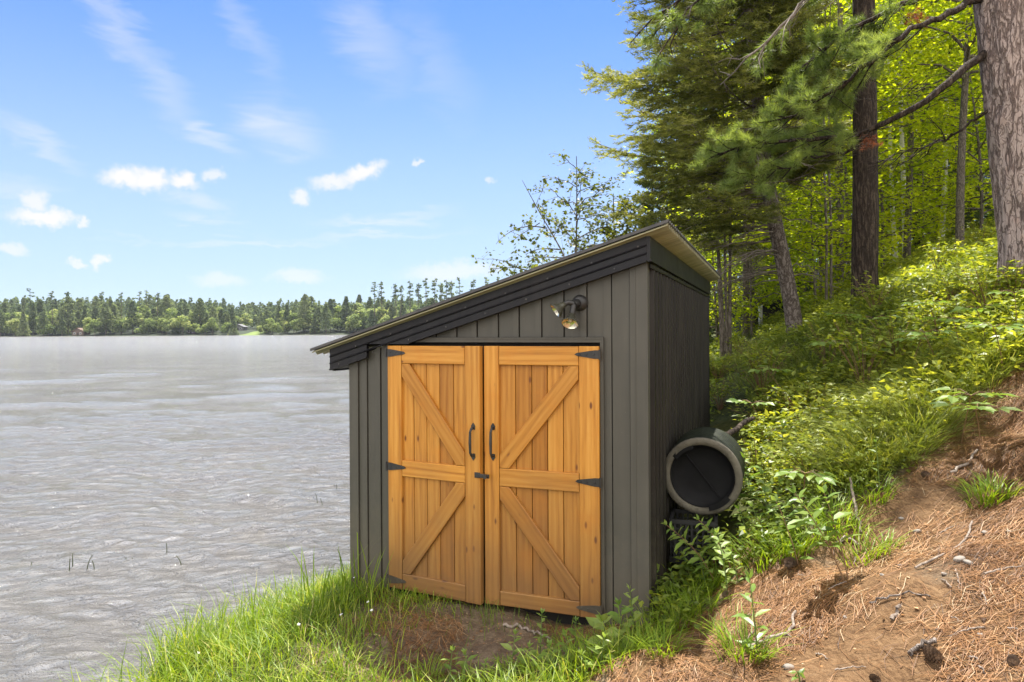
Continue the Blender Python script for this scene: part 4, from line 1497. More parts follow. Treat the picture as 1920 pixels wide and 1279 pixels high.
pine_bough('bough', [(1850, 98, 7), (1800, 140, 6.9), (1740, 185, 6.9), (1690, 222, 7), (1640, 246, 7.1), (1560, 262, 7.3), (1480, 262, 7.5), (1400, 270, 7.6), (1340, 292, 7.7)], (.045, .010), 1, .52, 26, (.35, .75), n_tuft=9, tone=(.35, .95))
pine_bough('bough', [(1850, -8, 7), (1770, 30, 6.8), (1700, 62, 6.7), (1630, 115, 6.8), (1580, 165, 6.9), (1530, 200, 7), (1470, 222, 7.1)], (.04, .010), 2, .35, 24, (.3, .7), n_tuft=8, tone=(.3, .9))
pine_bough('bough', [(1855, -70, 7), (1760, -30, 7.1), (1680, 20, 7.2), (1600, 50, 7.3), (1540, 95, 7.4), (1500, 140, 7.5)], (.04, .010), 3, .4, 22, (.3, .7), n_tuft=8, tone=(.1, .6))
pine_bough('bough', [(1850, -110, 7), (1720, -95, 6.8), (1600, -50, 6.6), (1510, -8, 6.5), (1470, 40, 6.5), (1425, 90, 6.5), (1398, 110, 6.5)], (.045, .008), 4, .45, 16, (.3, .7), n_tuft=5, tone=(.2, .7), bare=.75, bark='twig')
pine_bough('bough', [(1850, -190, 7), (1700, -150, 6.7), (1520, -90, 6.4), (1380, -40, 6.2), (1290, -10, 6.1), (1225, 30, 6.0)], (.045, .008), 5, .4, 20, (.3, .6), n_tuft=6, tone=(.1, .6), bare=.45, sag=.35)
pine_bough('bough', [(1850, -230, 7), (1650, -200, 6.4), (1450, -110, 6.0), (1330, -30, 5.9), (1270, 40, 5.9), (1240, 95, 5.9)], (.045, .006), 6, .55, 12, (.25, .5), n_tuft=5, tone=(.1, .5), bare=.7, sag=.5)
pine_bough('bough', [(1862, 200, 7), (1790, 250, 7.2), (1720, 280, 7.3), (1650, 300, 7.4)], (.016, .004), 7, .3, 10, (.2, .5), bare=1.0)
pine_bough('bough', [(1640, 246, 7.1), (1580, 290, 7.3), (1500, 300, 7.4), (1420, 330, 7.5), (1380, 345, 7.6)], (.018, .006), 8, .4, 16, (.25, .5), n_tuft=8, tone=(.3, .9))
# two rusty dead sprays
for px, py, d, n in ((1716, 34, 7.0, 26), (1632, 268, 7.1, 16)):
    rs = np.random.default_rng(px)
    C = at(px, py, d) - B + rs.normal(0, .05, (n, 3))
    V, F = scatter(TUFT[0], TUFT[1], frames(rand_dir(n, rs) + (0, 0, -.6), rand_dir(n, rs)), C, .07 * rs.uniform(.7, 1.2, n))
    link('dead_needles', fast_mesh('dead_needles', [(V, F, 0, np.repeat(rs.uniform(0, 1, n), len(TUFT[0])))], [M['dead_needle']]), pine)
# tangled dead twigs under the boughs
rs = np.random.default_rng(9)
wood = []
for i in range(46):
    px, py = rs.uniform(1490, 1800), rs.uniform(150, 300)
    p = at(px, py + (px - 1640) * -.25, rs.uniform(6.9, 7.8)) - B
    d = nrm(np.array([-1, rs.normal(0, .4), rs.normal(-.25, .3)]))
    l = rs.uniform(.25, .8)
    q = p + d * l
    wood.append(tube_vf([p, (p + q) / 2 + rs.normal(0, .04, 3), q], [.005, .004, .002], 4))
link('twig_tangle', wood_mesh('twig_tangle', wood, M['dark_bark']), pine)

# ------------------------------------------------------------------ dark straight trunk
Bd = at(1622, 578, 10.0)
dk = thing('white_pine', 'straight dark brown trunk standing mid slope left of the big scaly pine', 'tree', Bd)
DT = [(0, 0, -.3), (0.0, 0, 1), at(1623, 400, 10) - Bd, at(1621, 200, 10) - Bd, at(1619, 0, 10) - Bd, np.array([-.05, 0, 9]), np.array([-.1, 0, 15])]
V, F = trunk_vf(DT, .185, .07, 40, 200, .008, .35, 15, 14., 3.5)
link('trunk', fast_mesh('trunk', [(V, F, 0, None)], [M['dark_bark']], True), dk)
wood, nd = conifer(33, lambda z: (0, 0), 4.6, 14.8, lambda z, a: (.9 if z < 6 else 2.6 * (1 - ((z - 7) / 9) ** 2)) + .3, 16, 8, .19, TUFT_C, .15, .2, .1, per_lat=4, live=.4, br_r=.022, tone=(.1, .6))
link('branches', wood_mesh('branches', wood, M['dark_bark']), dk)
link('crown', fast_mesh('crown', [nd], [M['pine']]), dk)

# ------------------------------------------------------------------ leaning spruce behind the shed roof
Bs = at(1497, 645, 11.0)
sp = thing('spruce', 'leaning spruce with grey trunk, bare dead lower limbs and big olive green crown', 'tree', Bs)
ST = np.array([(0, 0, -.3), at(1484, 570, 11) - Bs, at(1466, 480, 11) - Bs, at(1445, 380, 11) - Bs, at(1428, 260, 11) - Bs, at(1416, 150, 11) - Bs, at(1405, 0, 11) - Bs, (-.95, 0, 10), (-.95, 0, 14.5)])
V, F = trunk_vf(ST, .130, .03, 32, 240, .006, .35, 25, 16., 7.)
link('trunk', fast_mesh('trunk', [(V, F, 0, None)], [M['spruce_bark']], True), sp)
ax_s = lambda z: (np.interp(z, ST[:, 2], ST[:, 0]), np.interp(z, ST[:, 2], ST[:, 1]))


def sp_rad(z, az):
    base = np.interp(z, [1.7, 2.3, 3.5, 5.0, 7.0, 10, 12.5, 14.6], [2.3, 2.5, 2.55, 2.6, 1.9, .25, .12, .1])
    if z < 2.7 and not (math.cos(az) < -.35 and math.sin(az) > -.75): return 0.0
    c = math.cos(az)
    return base * (1.0 if c < -.4 else (.8 if c < .25 else .52))


wood, nd = conifer(41, ax_s, 1.7, 9.6, sp_rad, 150, 26, .155, SHOOT, .24, .40, .0, per_lat=10, live=.2, br_r=.016, tone=(.1, .85))
link('branches', wood_mesh('branches', wood, M['spruce_bark']), sp)
link('crown', fast_mesh('crown', [nd], [M['spruce']]), sp)
rs = np.random.default_rng(43)
wood = []
for i in range(84):
    z = rs.uniform(.95, 3.6)
    az = rs.choice([rs.normal(math.pi, .55), rs.uniform(0, 6.28)], p=[.7, .3])
    o = np.array([*ax_s(z), z])
    L = rs.uniform(.7, 1.9) * (1.1 if math.cos(az) < 0 else .8)
    hd = np.array([math.cos(az), math.sin(az), 0])
    t = np.linspace(0, 1, 7)
    P = o + hd * (L * t)[:, None] + np.array([0, 0, 1]) * (L * (.12 * t - .38 * t ** 2))[:, None]
    P[1:] += rs.normal(0, .025, (6, 3))
    wood.append(tube_vf(P, np.linspace(.014, .003, 7), 5))
    for j in range(14):
        tt = rs.uniform(.25, 1)
        p = np.array([np.interp(tt, t, P[:, k]) for k in range(3)])
        d = nrm(hd * .8 + rs.normal(0, .6, 3) + (0, 0, -.15))
        l = rs.uniform(.12, .4)
        q = p + d * l
        wood.append(tube_vf([p, (p + q) / 2 + rs.normal(0, .02, 3), q], [.004, .003, .0015], 3))
link('dead_limbs', wood_mesh('dead_limbs', wood, M['twig']), sp)

# ------------------------------------------------------------------ thin multi-stem clump behind the wall
Bc = ground_pt(1363, 12.0)
cl = thing('stem_clump', 'clump of thin grey stems close behind the shed wall', 'tree', Bc)
rs = np.random.default_rng(51)
for dx, lean, r in ((-.085, -.03, .036), (.0, -.008, .03), (.045, .02, .04), (-.03, -.05, .022)):
    P = [(dx, 0, -.2), (dx + lean * .8, .02, 1), (dx + lean * 2, .05, 2.2), (dx + lean * 3.5, .05, 3.6), (dx + lean * 4, 0, 5.2)]
    wood = [trunk_vf(P, r, .008, 10, 40, .002, .3, 3, 20, 8)]
    Q = resample(P, 20)
    for j in range(16):
        i = rs.integers(6, 19)
        d = nrm(rs.normal(0, 1, 3) * (1, 1, .3) + (0, 0, -.1)); l = rs.uniform(.3, 1.0)
        wood.append(tube_vf([Q[i], Q[i] + d * l * .5 + rs.normal(0, .03, 3), Q[i] + d * l + (0, 0, -.1)], [.006, .004, .0015], 4))
    link('stem', wood_mesh('stem', wood, M['grey_bark']), cl)
wood, lv = broadleaf(52, 5.4, .02, 1.2, .55, 14, 5, 14, .07, tone=.45)
link('crown', fast_mesh('crown', [lv], [M['oak']]), cl)

# ------------------------------------------------------------------ slender trees on the shore behind the roof
p = ground_pt(1078, 12.0); p[2] = max(p[2], .05)
wood, lv = broadleaf(61, 5.05, .04, .72, .25, 34, 4, 10, .065, LEAF_M, wob=.012, up=(.3, .9), spread=.07, tone=.5)
tree('shore_sapling', 'slender upright young tree with a leader tip poking above the roof line', 'tree', p, wood, lv, M['grey_bark'], M['oak'])
p = np.array([2.05, 12.8, .12])
wood, lv = broadleaf(64, 4.6, .05, 1.0, .15, 40, 6, 16, .075, LEAF_M, wob=.02, up=(.2, .8), spread=.1, tone=.55)
tree('shore_sapling', 'bushy leafy young tree filling the gap between roof and spruce', 'tree', p, wood, lv, M['grey_bark'], M['oak'])
p = np.array([.95, 13.2, .1])
wood, lv = broadleaf(66, 3.3, .04, .95, .2, 26, 6, 14, .075, LEAF_M, wob=.02, up=(.2, .7), spread=.1, tone=.5)
tree('shore_sapling', 'low leafy sapling right behind the sloping roof edge', 'tree', p, wood, lv, M['grey_bark'], M['oak'])
# the sparse tree leaning over the lake
Bl = np.array([1.15, 11.0, .08])
lt = thing('leaning_tree', 'sparse leaning tree with half bare crooked branches reaching over the lake', 'tree', Bl)
A_ = lambda px, py: at(px, py, 11.0) - Bl
limbs = [([(0, 0, -.2), (0, 0, .7), A_(1075, 500), A_(1042, 452), A_(1018, 412), A_(998, 380), A_(984, 352), A_(979, 338)], .035, .004),
         ([A_(1026, 428), A_(1000, 424), A_(972, 428), A_(950, 440), A_(930, 458)], .012, .003),
         ([A_(1012, 418), A_(990, 432), A_(972, 442), A_(962, 452)], .008, .003),
         ([A_(1020, 420), A_(1022, 400), A_(1018, 385)], .007, .002),
         ([A_(1003, 388), A_(1010, 372), A_(1017, 358)], .006, .002),
         ([A_(1050, 468), A_(1022, 466), A_(1005, 468), A_(985, 478)], .012, .003),
         ([A_(1060, 500), A_(1015, 512), A_(975, 505), A_(945, 488), A_(915, 484), A_(904, 486)], .014, .002),
         ([A_(1000, 512), A_(965, 500), A_(935, 502), A_(923, 503)], .008, .002),
         ([A_(1040, 520), A_(985, 520), A_(955, 525), A_(940, 540)], .01, .003),
         ([A_(1036, 445), A_(1050, 425), A_(1062, 420)], .007, .002)]
rs = np.random.default_rng(67)
wood, LP = [], []
for i, (P, r0, r1) in enumerate(limbs):
    Q = resample(P, 16)
    Q[1:-1, 1] += rs.normal(0, .1) * np.linspace(0, 1, 14)
    wood.append(tube_vf(Q, np.linspace(r0, r1, 16), 7))
    nt_ = 9 if i == 0 else 8
    for j in range(nt_):
        k = rs.integers(7 if i == 0 else 4, 16)
        d = nrm(rs.normal(0, 1, 3) + (-.2, 0, .2)); l = rs.uniform(.06, .22)
        q = Q[k] + d * l
        wood.append(tube_vf([Q[k], q], [.003, .0015], 4))
        if rs.uniform() < (.5 if i in (0, 4) else .9):
            LP.append(leaf_parts(q + rs.normal(0, .055, (rs.integers(4, 9), 3)), .062, rs, LEAF_M, 0, .35, droop=.2))
    if i in (5, 6, 7, 8):
        for k in range(4, 15, 2):
            LP.append(leaf_parts(Q[k] + rs.normal(0, .07, (4, 3)), .062, rs, LEAF_M, 0, .35, droop=.2))
link('trunk', wood_mesh('trunk', wood, M['grey_bark']), lt)
link('leaves', fast_mesh('leaves', LP, [M['oak']]), lt)

# ------------------------------------------------------------------ wood on the slope behind
protos = {}


def proto(key, wood, crown, bark, leafmat):
    protos[key] = (wood_mesh('trunk', wood, M[bark]), fast_mesh('crown', [crown], [M[leafmat]]))


w, l = broadleaf(71, 6.0, .045, 1.7, .10, 40, 6, 18, .12, LEAF_S, flat=.7, up=(.05, .6), spread=.14, tone=.6); proto('sap1', w, l, 'grey_bark', 'maple')
w, l = broadleaf(72, 4.2, .03, 1.4, .08, 30, 6, 16, .115, LEAF_S, flat=.7, up=(.0, .5), spread=.14, tone=.62); proto('sap2', w, l, 'grey_bark', 'maple')
w, l = broadleaf(73, 13, .11, 3.0, .32, 56, 8, 24, .14, LEAF_S, flat=.65, up=(.1, .7), spread=.24, tone=.5); proto('map1', w, l, 'grey_bark', 'maple')
w, l = broadleaf(74, 15, .14, 3.4, .40, 54, 8, 24, .15, LEAF_S, flat=.65, up=(.1, .8), spread=.26, tone=.45); proto('map2', w, l, 'dark_bark', 'maple')
w, l = broadleaf(75, 11, .075, 2.0, .45, 36, 7, 18, .11, LEAF_S, flat=.5, up=(.3, 1.0), spread=.2, tone=.6, wob=.03); proto('birch', w, l, 'birch', 'maple')
w, n_ = conifer(76, lambda z: (0, 0), .5, 12.6, lambda z, a: 2.3 * (1 - z / 13) + .25, 80, 12, .30, SHOOT_C, .3, .15, 0, per_lat=5, live=.15, tone=(.1, .8))
w.append(trunk_vf([(0, 0, -.3), (0, 0, 6), (0, 0, 13)], .14, .02, 12, 30, 0, .3)); proto('con1', w, n_, 'dark_bark', 'deepcon')
w, n_ = conifer(77, lambda z: (0, 0), .4, 5.6, lambda z, a: 1.3 * (1 - z / 6) + .2, 60, 10, .22, SHOOT_C, .2, .1, 0, per_lat=5, live=.12, tone=(.2, .9))
w.append(trunk_vf([(0, 0, -.3), (0, 0, 3), (0, 0, 6)], .06, .01, 10, 20, 0, .3)); proto('con2', w, n_, 'dark_bark', 'deepcon')
w, n_ = conifer(78, lambda z: (0, 0), 6.5, 16, lambda z, a: 2.4 * (1 - (z - 6) / 11) + .4, 54, 12, .32, SHOOT_C, .25, .2, 0, per_lat=5, live=.3, tone=(.1, .7))
w.append(trunk_vf([(0, 0, -.3), (.05, 0, 8), (0, 0, 16.5)], .17, .03, 14, 40, 0, .3)); proto('con3', w, n_, 'dark_bark', 'deepcon')


def plant_tree(key, name, label, px, d, s, rz, group=None, dz=0.0, lean=0.0):
    g = ground_pt(px, d)
    if g[2] < .02: return
    t = thing(name, label, 'tree', g + (0, 0, dz), rz, group)
    t.rotation_euler = (0, lean, rz) if lean else (0, 0, rz)
    t.scale = (s, s, s)
    for nm, me in zip(('trunk', 'crown'), protos[key]):
        link(nm, me, t)
    return t


G_U = 'young maples in the sunlit understory'
LAB = {'sap1': 'young bright lime maple sapling in the backlit understory', 'sap2': 'low lime green maple sapling in the backlit understory'}
for i, (px, d, k, s) in enumerate([(1345, 15.5, 'sap2', 1.0), (1410, 14.5, 'sap2', .9), (1400, 18, 'sap1', 1.1), (1475, 16, 'sap1', 1.0), (1530, 14.2, 'sap2', 1.0), (1540, 17.5, 'sap1', 1.15),
                                   (1580, 15.5, 'sap1', .95), (1590, 20, 'sap1', 1.3), (1655, 16.5, 'sap1', 1.0), (1690, 21, 'sap1', 1.2), (1730, 19, 'sap2', 1.1), (1640, 24, 'sap1', 1.3), (1350, 21, 'sap1', 1.2), (1460, 22, 'sap1', 1.3),
                                   (1795, 20, 'sap1', 1.1), (1840, 16, 'sap1', 1.0), (1885, 21, 'sap1', 1.1), (1510, 25, 'sap1', 1.4), (1760, 25, 'sap1', 1.2)]):
    plant_tree(k, 'maple_sapling', LAB[k], px, d, s, i * 1.7, G_U)
plant_tree('map1', 'maple_tree', 'maple with bright yellow-green leaves hanging left of the scaly pine trunk', 1800, 13.5, .78, 1.0)
plant_tree('map1', 'maple_tree', 'maple spreading lime leaves behind the dark straight trunk', 1700, 17.5, .85, 2.6)
G_M = 'tall maples deep in the wood'
for i, (px, d, k, s) in enumerate([(1330, 33, 'map1', 1.25), (1420, 34, 'map2', 1.15), (1500, 37, 'map1', 1.3), (1580, 35, 'map2', 1.15), (1650, 38, 'map1', 1.35), (1720, 36, 'map2', 1.15), (1790, 38, 'map1', 1.3), (1860, 35, 'map2', 1.1), (1930, 37, 'map1', 1.3),
                                   (1260, 36, 'map1', 1.2), (1990, 30, 'map1', 1.0), (2080, 26, 'map2', .9), (1380, 46, 'map2', 1.4), (1540, 48, 'map2', 1.45), (1680, 50, 'map1', 1.6), (1820, 50, 'map2', 1.4), (1950, 48, 'map1', 1.5), (1210, 44, 'map1', 1.4)]):
    plant_tree(k, 'maple_tree', 'tall maple far back in the wood, leaves mid green', px, d, s, i * 2.1, G_M)
G_C = 'dark conifers deep in the wood'
for i, (px, d, k, s) in enumerate([(1285, 21, 'con1', .62), (1225, 24, 'con1', .7), (1720, 24, 'con1', .8), (1765, 22.5, 'con2', 1.2), (1745, 27, 'con3', 1.0), (1725, 30, 'con3', 1.0), (1610, 29, 'con1', .9), (1470, 27, 'con1', .8), (1435, 33, 'con3', 1.0),
                                   (1800, 28, 'con1', 1.0), (1890, 33, 'con1', 1.1), (1575, 34, 'con3', 1.1), (1350, 33, 'con1', 1.1), (1300, 38, 'con1', 1.2), (1520, 45, 'con1', 1.4), (1640, 48, 'con1', 1.5), (1760, 48, 'con1', 1.5), (1880, 46, 'con1', 1.4), (1420, 46, 'con1', 1.4), (1970, 36, 'con1', 1.2), (1230, 40, 'con1', 1.1)]):
    plant_tree(k, 'forest_conifer', 'dark green conifer far back in the shaded wood', px, d, s, i * 1.3, G_C)
for px, d, s, rz, ln, lab in ((1681, 19, .9, .2, -.05, 'leftmost white birch, thin trunk leaning left of its twin'), (1699, 18.5, 1.0, 1.4, -.035, 'white birch, the cleaner trunk of the pair beyond the dark trunk'),
                              (1766, 21, 1.15, 2.2, -.075, 'mottled pale birch leaning left in front of dark conifers')):
    plant_tree('birch', 'birch_tree', lab, px, d, s, rz, 'birches on the slope', lean=ln)
for px, d, s, lab in ((1549, 13.2, .9, 'thin leafless looking pole tree, left of the slim pair'), (1558, 13.4, .85, 'thin pole tree, right of the slim pair')):
    g = ground_pt(px, d)
    rs = np.random.default_rng(px)
    P = [(0, 0, -.2), (.02, 0, 1.5), (-.03, 0, 3), (.0, 0, 5), (.05, 0, 7)]
    wood = [trunk_vf(P, .028, .008, 10, 40, .001, .2, 3, 20, 8)]
    Q = resample(P, 24)
    ll = []
    for j in range(22):
        i = rs.integers(5, 23)
        d_ = nrm(rs.normal(0, 1, 3) * (1, 1, .2) + (0, 0, .45)); l = rs.uniform(.3, 1.0)
        q = Q[i] + d_ * l
        wood.append(tube_vf([Q[i], (Q[i] + q) / 2, q], [.006, .004, .0015], 4))
        ll.append(leaf_parts(q + rs.normal(0, .14, (16, 3)), .10, rs, LEAF_S, 0, .6, seed=.6))
    V = np.concatenate([a[0] for a in ll]); o = np.cumsum([0] + [len(a[0]) for a in ll[:-1]])
    tree('pole_tree', lab, 'tree', g, wood, (V, np.concatenate([a[1] + b for a, b in zip(ll, o)]), 0, np.concatenate([a[3] for a in ll])), M['grey_bark'], M['maple'])
for px, d, r, lab in ((1574, 16, .10, 'grey brown trunk stub half hidden in leaves left of the dark trunk'), (1398, 15, .075, 'pale grey trunk behind the dead spruce limbs'), (1407, 15.6, .095, 'darker trunk just right of a pale grey one behind dead limbs')):
    g = ground_pt(px, d)
    t = thing('bare_trunk', lab, 'tree', g)
    V, F = trunk_vf([(0, 0, -.3), (.02, 0, 2), (0, 0, 4.5), (.1, 0, 8)], r, r * .5, 18, 60, .004, .3, 5, 14, 5)
    link('trunk', fast_mesh('trunk', [(V, F, 0, None)], [M['grey_bark']], True), t)
    w, l = broadleaf(int(px), 3.5, .03, 1.6, .1, 22, 6, 14, .11, tone=.5)
    o = link('crown', fast_mesh('crown', [l], [M['maple']]), t, (.1, 0, 6.0))
    link('limbs', wood_mesh('limbs', w[1:], M['grey_bark']), t, (.1, 0, 6.0))
# low dark outbuilding and its white post glimpsed between trunks
g = ground_pt(1440, 16.5)
hut = thing('dark_outbuilding', 'low dark outbuilding glimpsed through leaves beyond the leaning spruce', 'outbuilding', g)
mb = MB(); mb.box(-.35, .55, 0, 1.6, -.3, .50); mb.prism([(-.45, .50), (.65, .50), (.65, .56), (.1, .72), (-.45, .56)], -.1, 1.7)
link('wall', mb.mesh('wall', M['groove']), hut)
g = ground_pt(1426, 15.9)
tag(link('white_post', MB().box(-.035, .035, -.035, .035, -.2, .52).box(-.045, .045, -.045, .045, .5202, .55).mesh('white_post', M['white']), None, g), 'white post standing in front of a low dark outbuilding', 'post')

# ------------------------------------------------------------------ ground vegetation


def shed_local(x, y):
    dx, dy = x - .78, y - 3.9
    c, s = math.cos(.37), math.sin(.37)
    return dx * c - dy * s, dx * s + dy * c


def off_shed(x, y, pad=.03):
    u, w = shed_local(x, y)
    return ~((u > -2.05 - pad) & (u < .02 + pad) & (w > -.02 - pad) & (w < 4.05))


def blades(P, L, wid, bend, az, rs, seeds, lean=.25):
    """grass blades: P bases, L lengths"""
    n = len(P)
    t = np.array([0, .38, .72, 1.0])
    h = np.stack([np.cos(az), np.sin(az), np.zeros(n)], 1)
    sd = np.stack([-np.sin(az), np.cos(az), np.zeros(n)], 1)
    V = []
    for i, tt in enumerate(t):
        c = P + h * (L * (lean * tt + bend * tt ** 2))[:, None] + np.array([0, 0, 1.]) * (L * (tt - .42 * np.clip(bend, 0, 2) * tt ** 2.2))[:, None]
        ww = wid * (1 - .25 * tt if tt < .8 else 0)
        if i < 3:
            V += [c - sd * np.broadcast_to(ww, (n,))[:, None], c + sd * np.broadcast_to(ww, (n,))[:, None]]
        else:
            V += [c]
    V = np.stack(V, 1)
    f = np.array([(0, 1, 3), (0, 3, 2), (2, 3, 5), (2, 5, 4), (4, 5, 6)])
    F = f[None] + (np.arange(n) * 7)[:, None, None]
    return V.reshape(-1, 3), F.reshape(-1, 3), 0, np.repeat(seeds, 7)


def zbase(x, y):
    return np.stack([x, y, zt(x, y)], 1)


rs = np.random.default_rng(101)
G = []
# lakeside bank
n = 125000
x = rs.uniform(-3.4, 1.2, n); y = rs.uniform(2.6, 8.5, n)
z = zt(x, y)
front = sstep(.45, 1.25, np.hypot((x - .0) * .92, (y - 3.72) * 1.2))
dens = front * sstep(-.06, .06, z) * sstep(.62, .45, z) * (1 - needle_w(x, y, z)) * (.45 + .75 * sstep(-.3, .4, fbm(x * 2.2, y * 2.2, seed=71, octs=3)))
k = (rs.uniform(size=n) < dens) & off_shed(x, y) & (x < .75)
x, y, z = x[k], y[k], z[k]
edge = sstep(.22, .0, z)
hh = .6 + .55 * fbm(x * 1.5, y * 1.5, seed=75, octs=2)
L = (.10 + .24 * edge * np.clip(hh, .1, 1.4) + .07 * np.clip(hh, 0, 1.2)) * rs.uniform(.55, 1.3, len(x))
dry = rs.uniform(size=len(x)) < .10
sdv = np.where(dry, rs.uniform(.85, 1, len(x)), np.clip(rs.normal(.48, .2, len(x)), 0, .84))
G.append(blades(np.stack([x, y, z - .01], 1), L, (.0013 + .0018 * rs.uniform(size=len(x))), rs.uniform(.05, .95, len(x)), rs.uniform(0, 6.28, len(x)), rs, sdv))
# sparse short blades on the trampled soil
n = 6500
x = rs.uniform(-1.4, 1.2, n); y = rs.uniform(3.0, 4.8, n)
k = off_shed(x, y) & (rs.uniform(size=n) < sstep(-.1, .5, fbm(x * 3, y * 3, seed=78, octs=2)) * .9 + .05)
x, y = x[k], y[k]
G.append(blades(zbase(x, y), rs.uniform(.03, .13, len(x)), .0015, rs.uniform(.1, .8, len(x)), rs.uniform(0, 6.28, len(x)), rs, rs.uniform(.1, .6, len(x))))


# taller seed-bearing stems along the water
def tall_stems(pxs, seed):
    rs = np.random.default_rng(seed)
    P, L, A = [], [], []
    for px, py, l in pxs:
        g = gp(px, py)
        for _ in range(5):
            P.append(g + (rs.normal(0, .04), rs.normal(0, .04), 0)); L.append(l * rs.uniform(.6, 1.1)); A.append(rs.uniform(0, 6.28))
    return blades(np.array(P), np.array(L), .004, rs.uniform(.1, .45, len(P)), np.array(A), rs, rs.uniform(.3, .6, len(P)), .12)


G.append(tall_stems([(660, 1120, .55), (640, 1130, .5), (600, 1130, .42), (575, 1140, .45), (545, 1150, .40), (505, 1170, .35), (480, 1185, .38), (455, 1200, .34), (410, 1225, .38), (380, 1240, .3), (330, 1270, .3), (300, 1277, .35), (270, 1277, .26), (205, 1279, .24), (690, 1125, .42), (710, 1130, .36), (625, 1150, .45)], 102))


def tufts(centers, n, Lr, rs, mat_seed, wid=.0026, rad=.05, bend=(.3, 1.1), lean=.35):
    P, L, A, S = [], [], [], []
    for (cx, cy), ls in centers:
        m = int(n * rs.uniform(.6, 1.3))
        a = rs.uniform(0, 6.28, m)
        r = rad * np.sqrt(rs.uniform(size=m)) * (.6 + ls)
        xx, yy = cx + r * np.cos(a), cy + r * np.sin(a)
        P.append(zbase(xx, yy)); L.append(rs.uniform(*Lr, m) * ls)
        A.append(a + rs.normal(0, .6, m)); S.append(np.clip(rs.normal(rs.uniform(*mat_seed), .13, m), 0, 1))
    P, L, A, S = map(np.concatenate, (P, L, A, S))
    return blades(P, L, wid, rs.uniform(*bend, len(P)), A, rs, S, lean)


# grassy crest between the shed and the needle slope
cs = []
for px, py, l in [(1090, 1250, .8), (1130, 1240, .9), (1170, 1215, .9), (1200, 1195, .8), (1230, 1185, .9), (1250, 1160, .9), (1150, 1265, .8), (1060, 1270, .7), (1280, 1145, .9), (1300, 1120, .9), (1330, 1110, .8), (1270, 1175, .7), (1190, 1240, .8),
                  (1220, 1225, .6), (1400, 1225, 1.0), (1385, 1235, .8), (1310, 1150, .8), (1345, 1085, .8), (1430, 1060, 1.0), (1455, 1050, 1.0), (1480, 1035, .9), (1500, 1025, .8), (1560, 985, 1.1), (1575, 970, 1.1), (1590, 995, .9),
                  (1540, 1000, .8), (1450, 1010, .8), (1640, 930, .8), (1240, 1250, .6), (1015, 1265, .6), (960, 1275, .6), (900, 1278, .6), (800, 1270, .6), (1620, 1035, .7), (1660, 1020, .6), (1858, 922, .75), (1868, 915, .75), (1846, 926, .6)]:
    g = gp(px, py)
    cs.append(((g[0], g[1]), l))
G.append(tufts(cs, 70, (.08, .21), rs, (.4, .6), rad=.07, bend=(.2, .9)))
tag(link('grass', fast_mesh('grass', G, [M['grass']])), kind='stuff')

# sedge on the upper slope
G = []
cs = []
for px, py, l in [(1640, 760, 1.1), (1660, 790, 1.2), (1690, 800, 1.2), (1720, 780, 1.2), (1760, 760, 1.2), (1800, 740, 1.2), (1840, 715, 1.1), (1740, 810, 1.2), (1770, 800, 1.1), (1700, 830, 1.1), (1730, 840, 1.0), (1680, 850, 1.1), (1650, 870, 1.1), (1630, 890, 1.0),
                  (1620, 840, 1.1), (1600, 870, 1.0), (1590, 905, .9), (1780, 720, 1.1), (1820, 700, 1.0), (1700, 740, 1.1), (1745, 735, 1.1), (1860, 690, 1.0), (1610, 800, 1.0), (1650, 720, 1.0), (1900, 640, 1.0), (1890, 600, 1.0)]:
    g = gp(px, py)
    for q in range(3):
        cs.append(((g[0] + rs.normal(0, .07), g[1] + rs.normal(0, .12)), l))
G.append(tufts(cs, 75, (.14, .36), rs, (.25, .6), .0022, .09, (.5, 1.25), .45))
n = 1500
pxs, d = rs.uniform(1330, 1925, n), np.exp(rs.uniform(math.log(4.8), math.log(18), n))
x = (pxs - 960) / FPX * d
k = (needle_w(x, d) < .25) & off_shed(x, d) & (zt(x, d) > .15) & (fbm(x * .9, d * .9, seed=90, octs=2) > -.25)
G.append(tufts([((a, b), rs.uniform(.7, 1.1)) for a, b in zip(x[k], d[k])], 26, (.10, .32), rs, (.15, .5), .003, .10, (.3, 1.1), .4))
tag(link('sedge', fast_mesh('sedge', G, [M['drygrass']])), kind='stuff')

# fallen needles
n = 150000
x = rs.uniform(.3, 5.2, n); y = rs.uniform(1.6, 5.6, n)
bare = np.maximum(np.exp(-(((x - 1.5) / .28) ** 2 + ((y - 2.85) / .2) ** 2)), .8 * np.exp(-(((x - .95) / .35) ** 2 + ((y - 3.15) / .16) ** 2)))
cl_ = .5 + 1.3 * fbm(x * 2.3, y * 2.3, seed=85, octs=3) - .7 * bare
k = rs.uniform(size=n) < np.clip(needle_w(x, y) * np.clip(cl_, .06, 1.0), 0, 1)
x, y = x[k], y[k]
m = 12000
x2, y2 = rs.uniform(-1.0, 1.6, m), rs.uniform(2.9, 4.6, m)
k2 = off_shed(x2, y2, 0) & (fbm(x2 * 2, y2 * 2, seed=86, octs=2) > -.1)
x, y = np.concatenate([x, x2[k2]]), np.concatenate([y, y2[k2]])
n = len(x)
az = rs.uniform(0, 6.28, n); l = rs.uniform(.03, .075, n); cv = rs.normal(0, .25, n)
wd = .00095
V = []
for t in (-1, 0, 1):
    xx = x + np.cos(az + cv * t) * l * t; yy = y + np.sin(az + cv * t) * l * t
    zz = zt(xx, yy) + .004 + .010 * rs.uniform(size=n) * (abs(t) < 1) + rs.uniform(0, .006, n)
    for s in (-1, 1):
        V.append(np.stack([xx - np.sin(az) * wd * s, yy + np.cos(az) * wd * s, zz], 1))
V = np.stack(V, 1)
F = np.array([(0, 2, 3, 1), (2, 4, 5, 3)])[None] + (np.arange(n) * 6)[:, None, None]
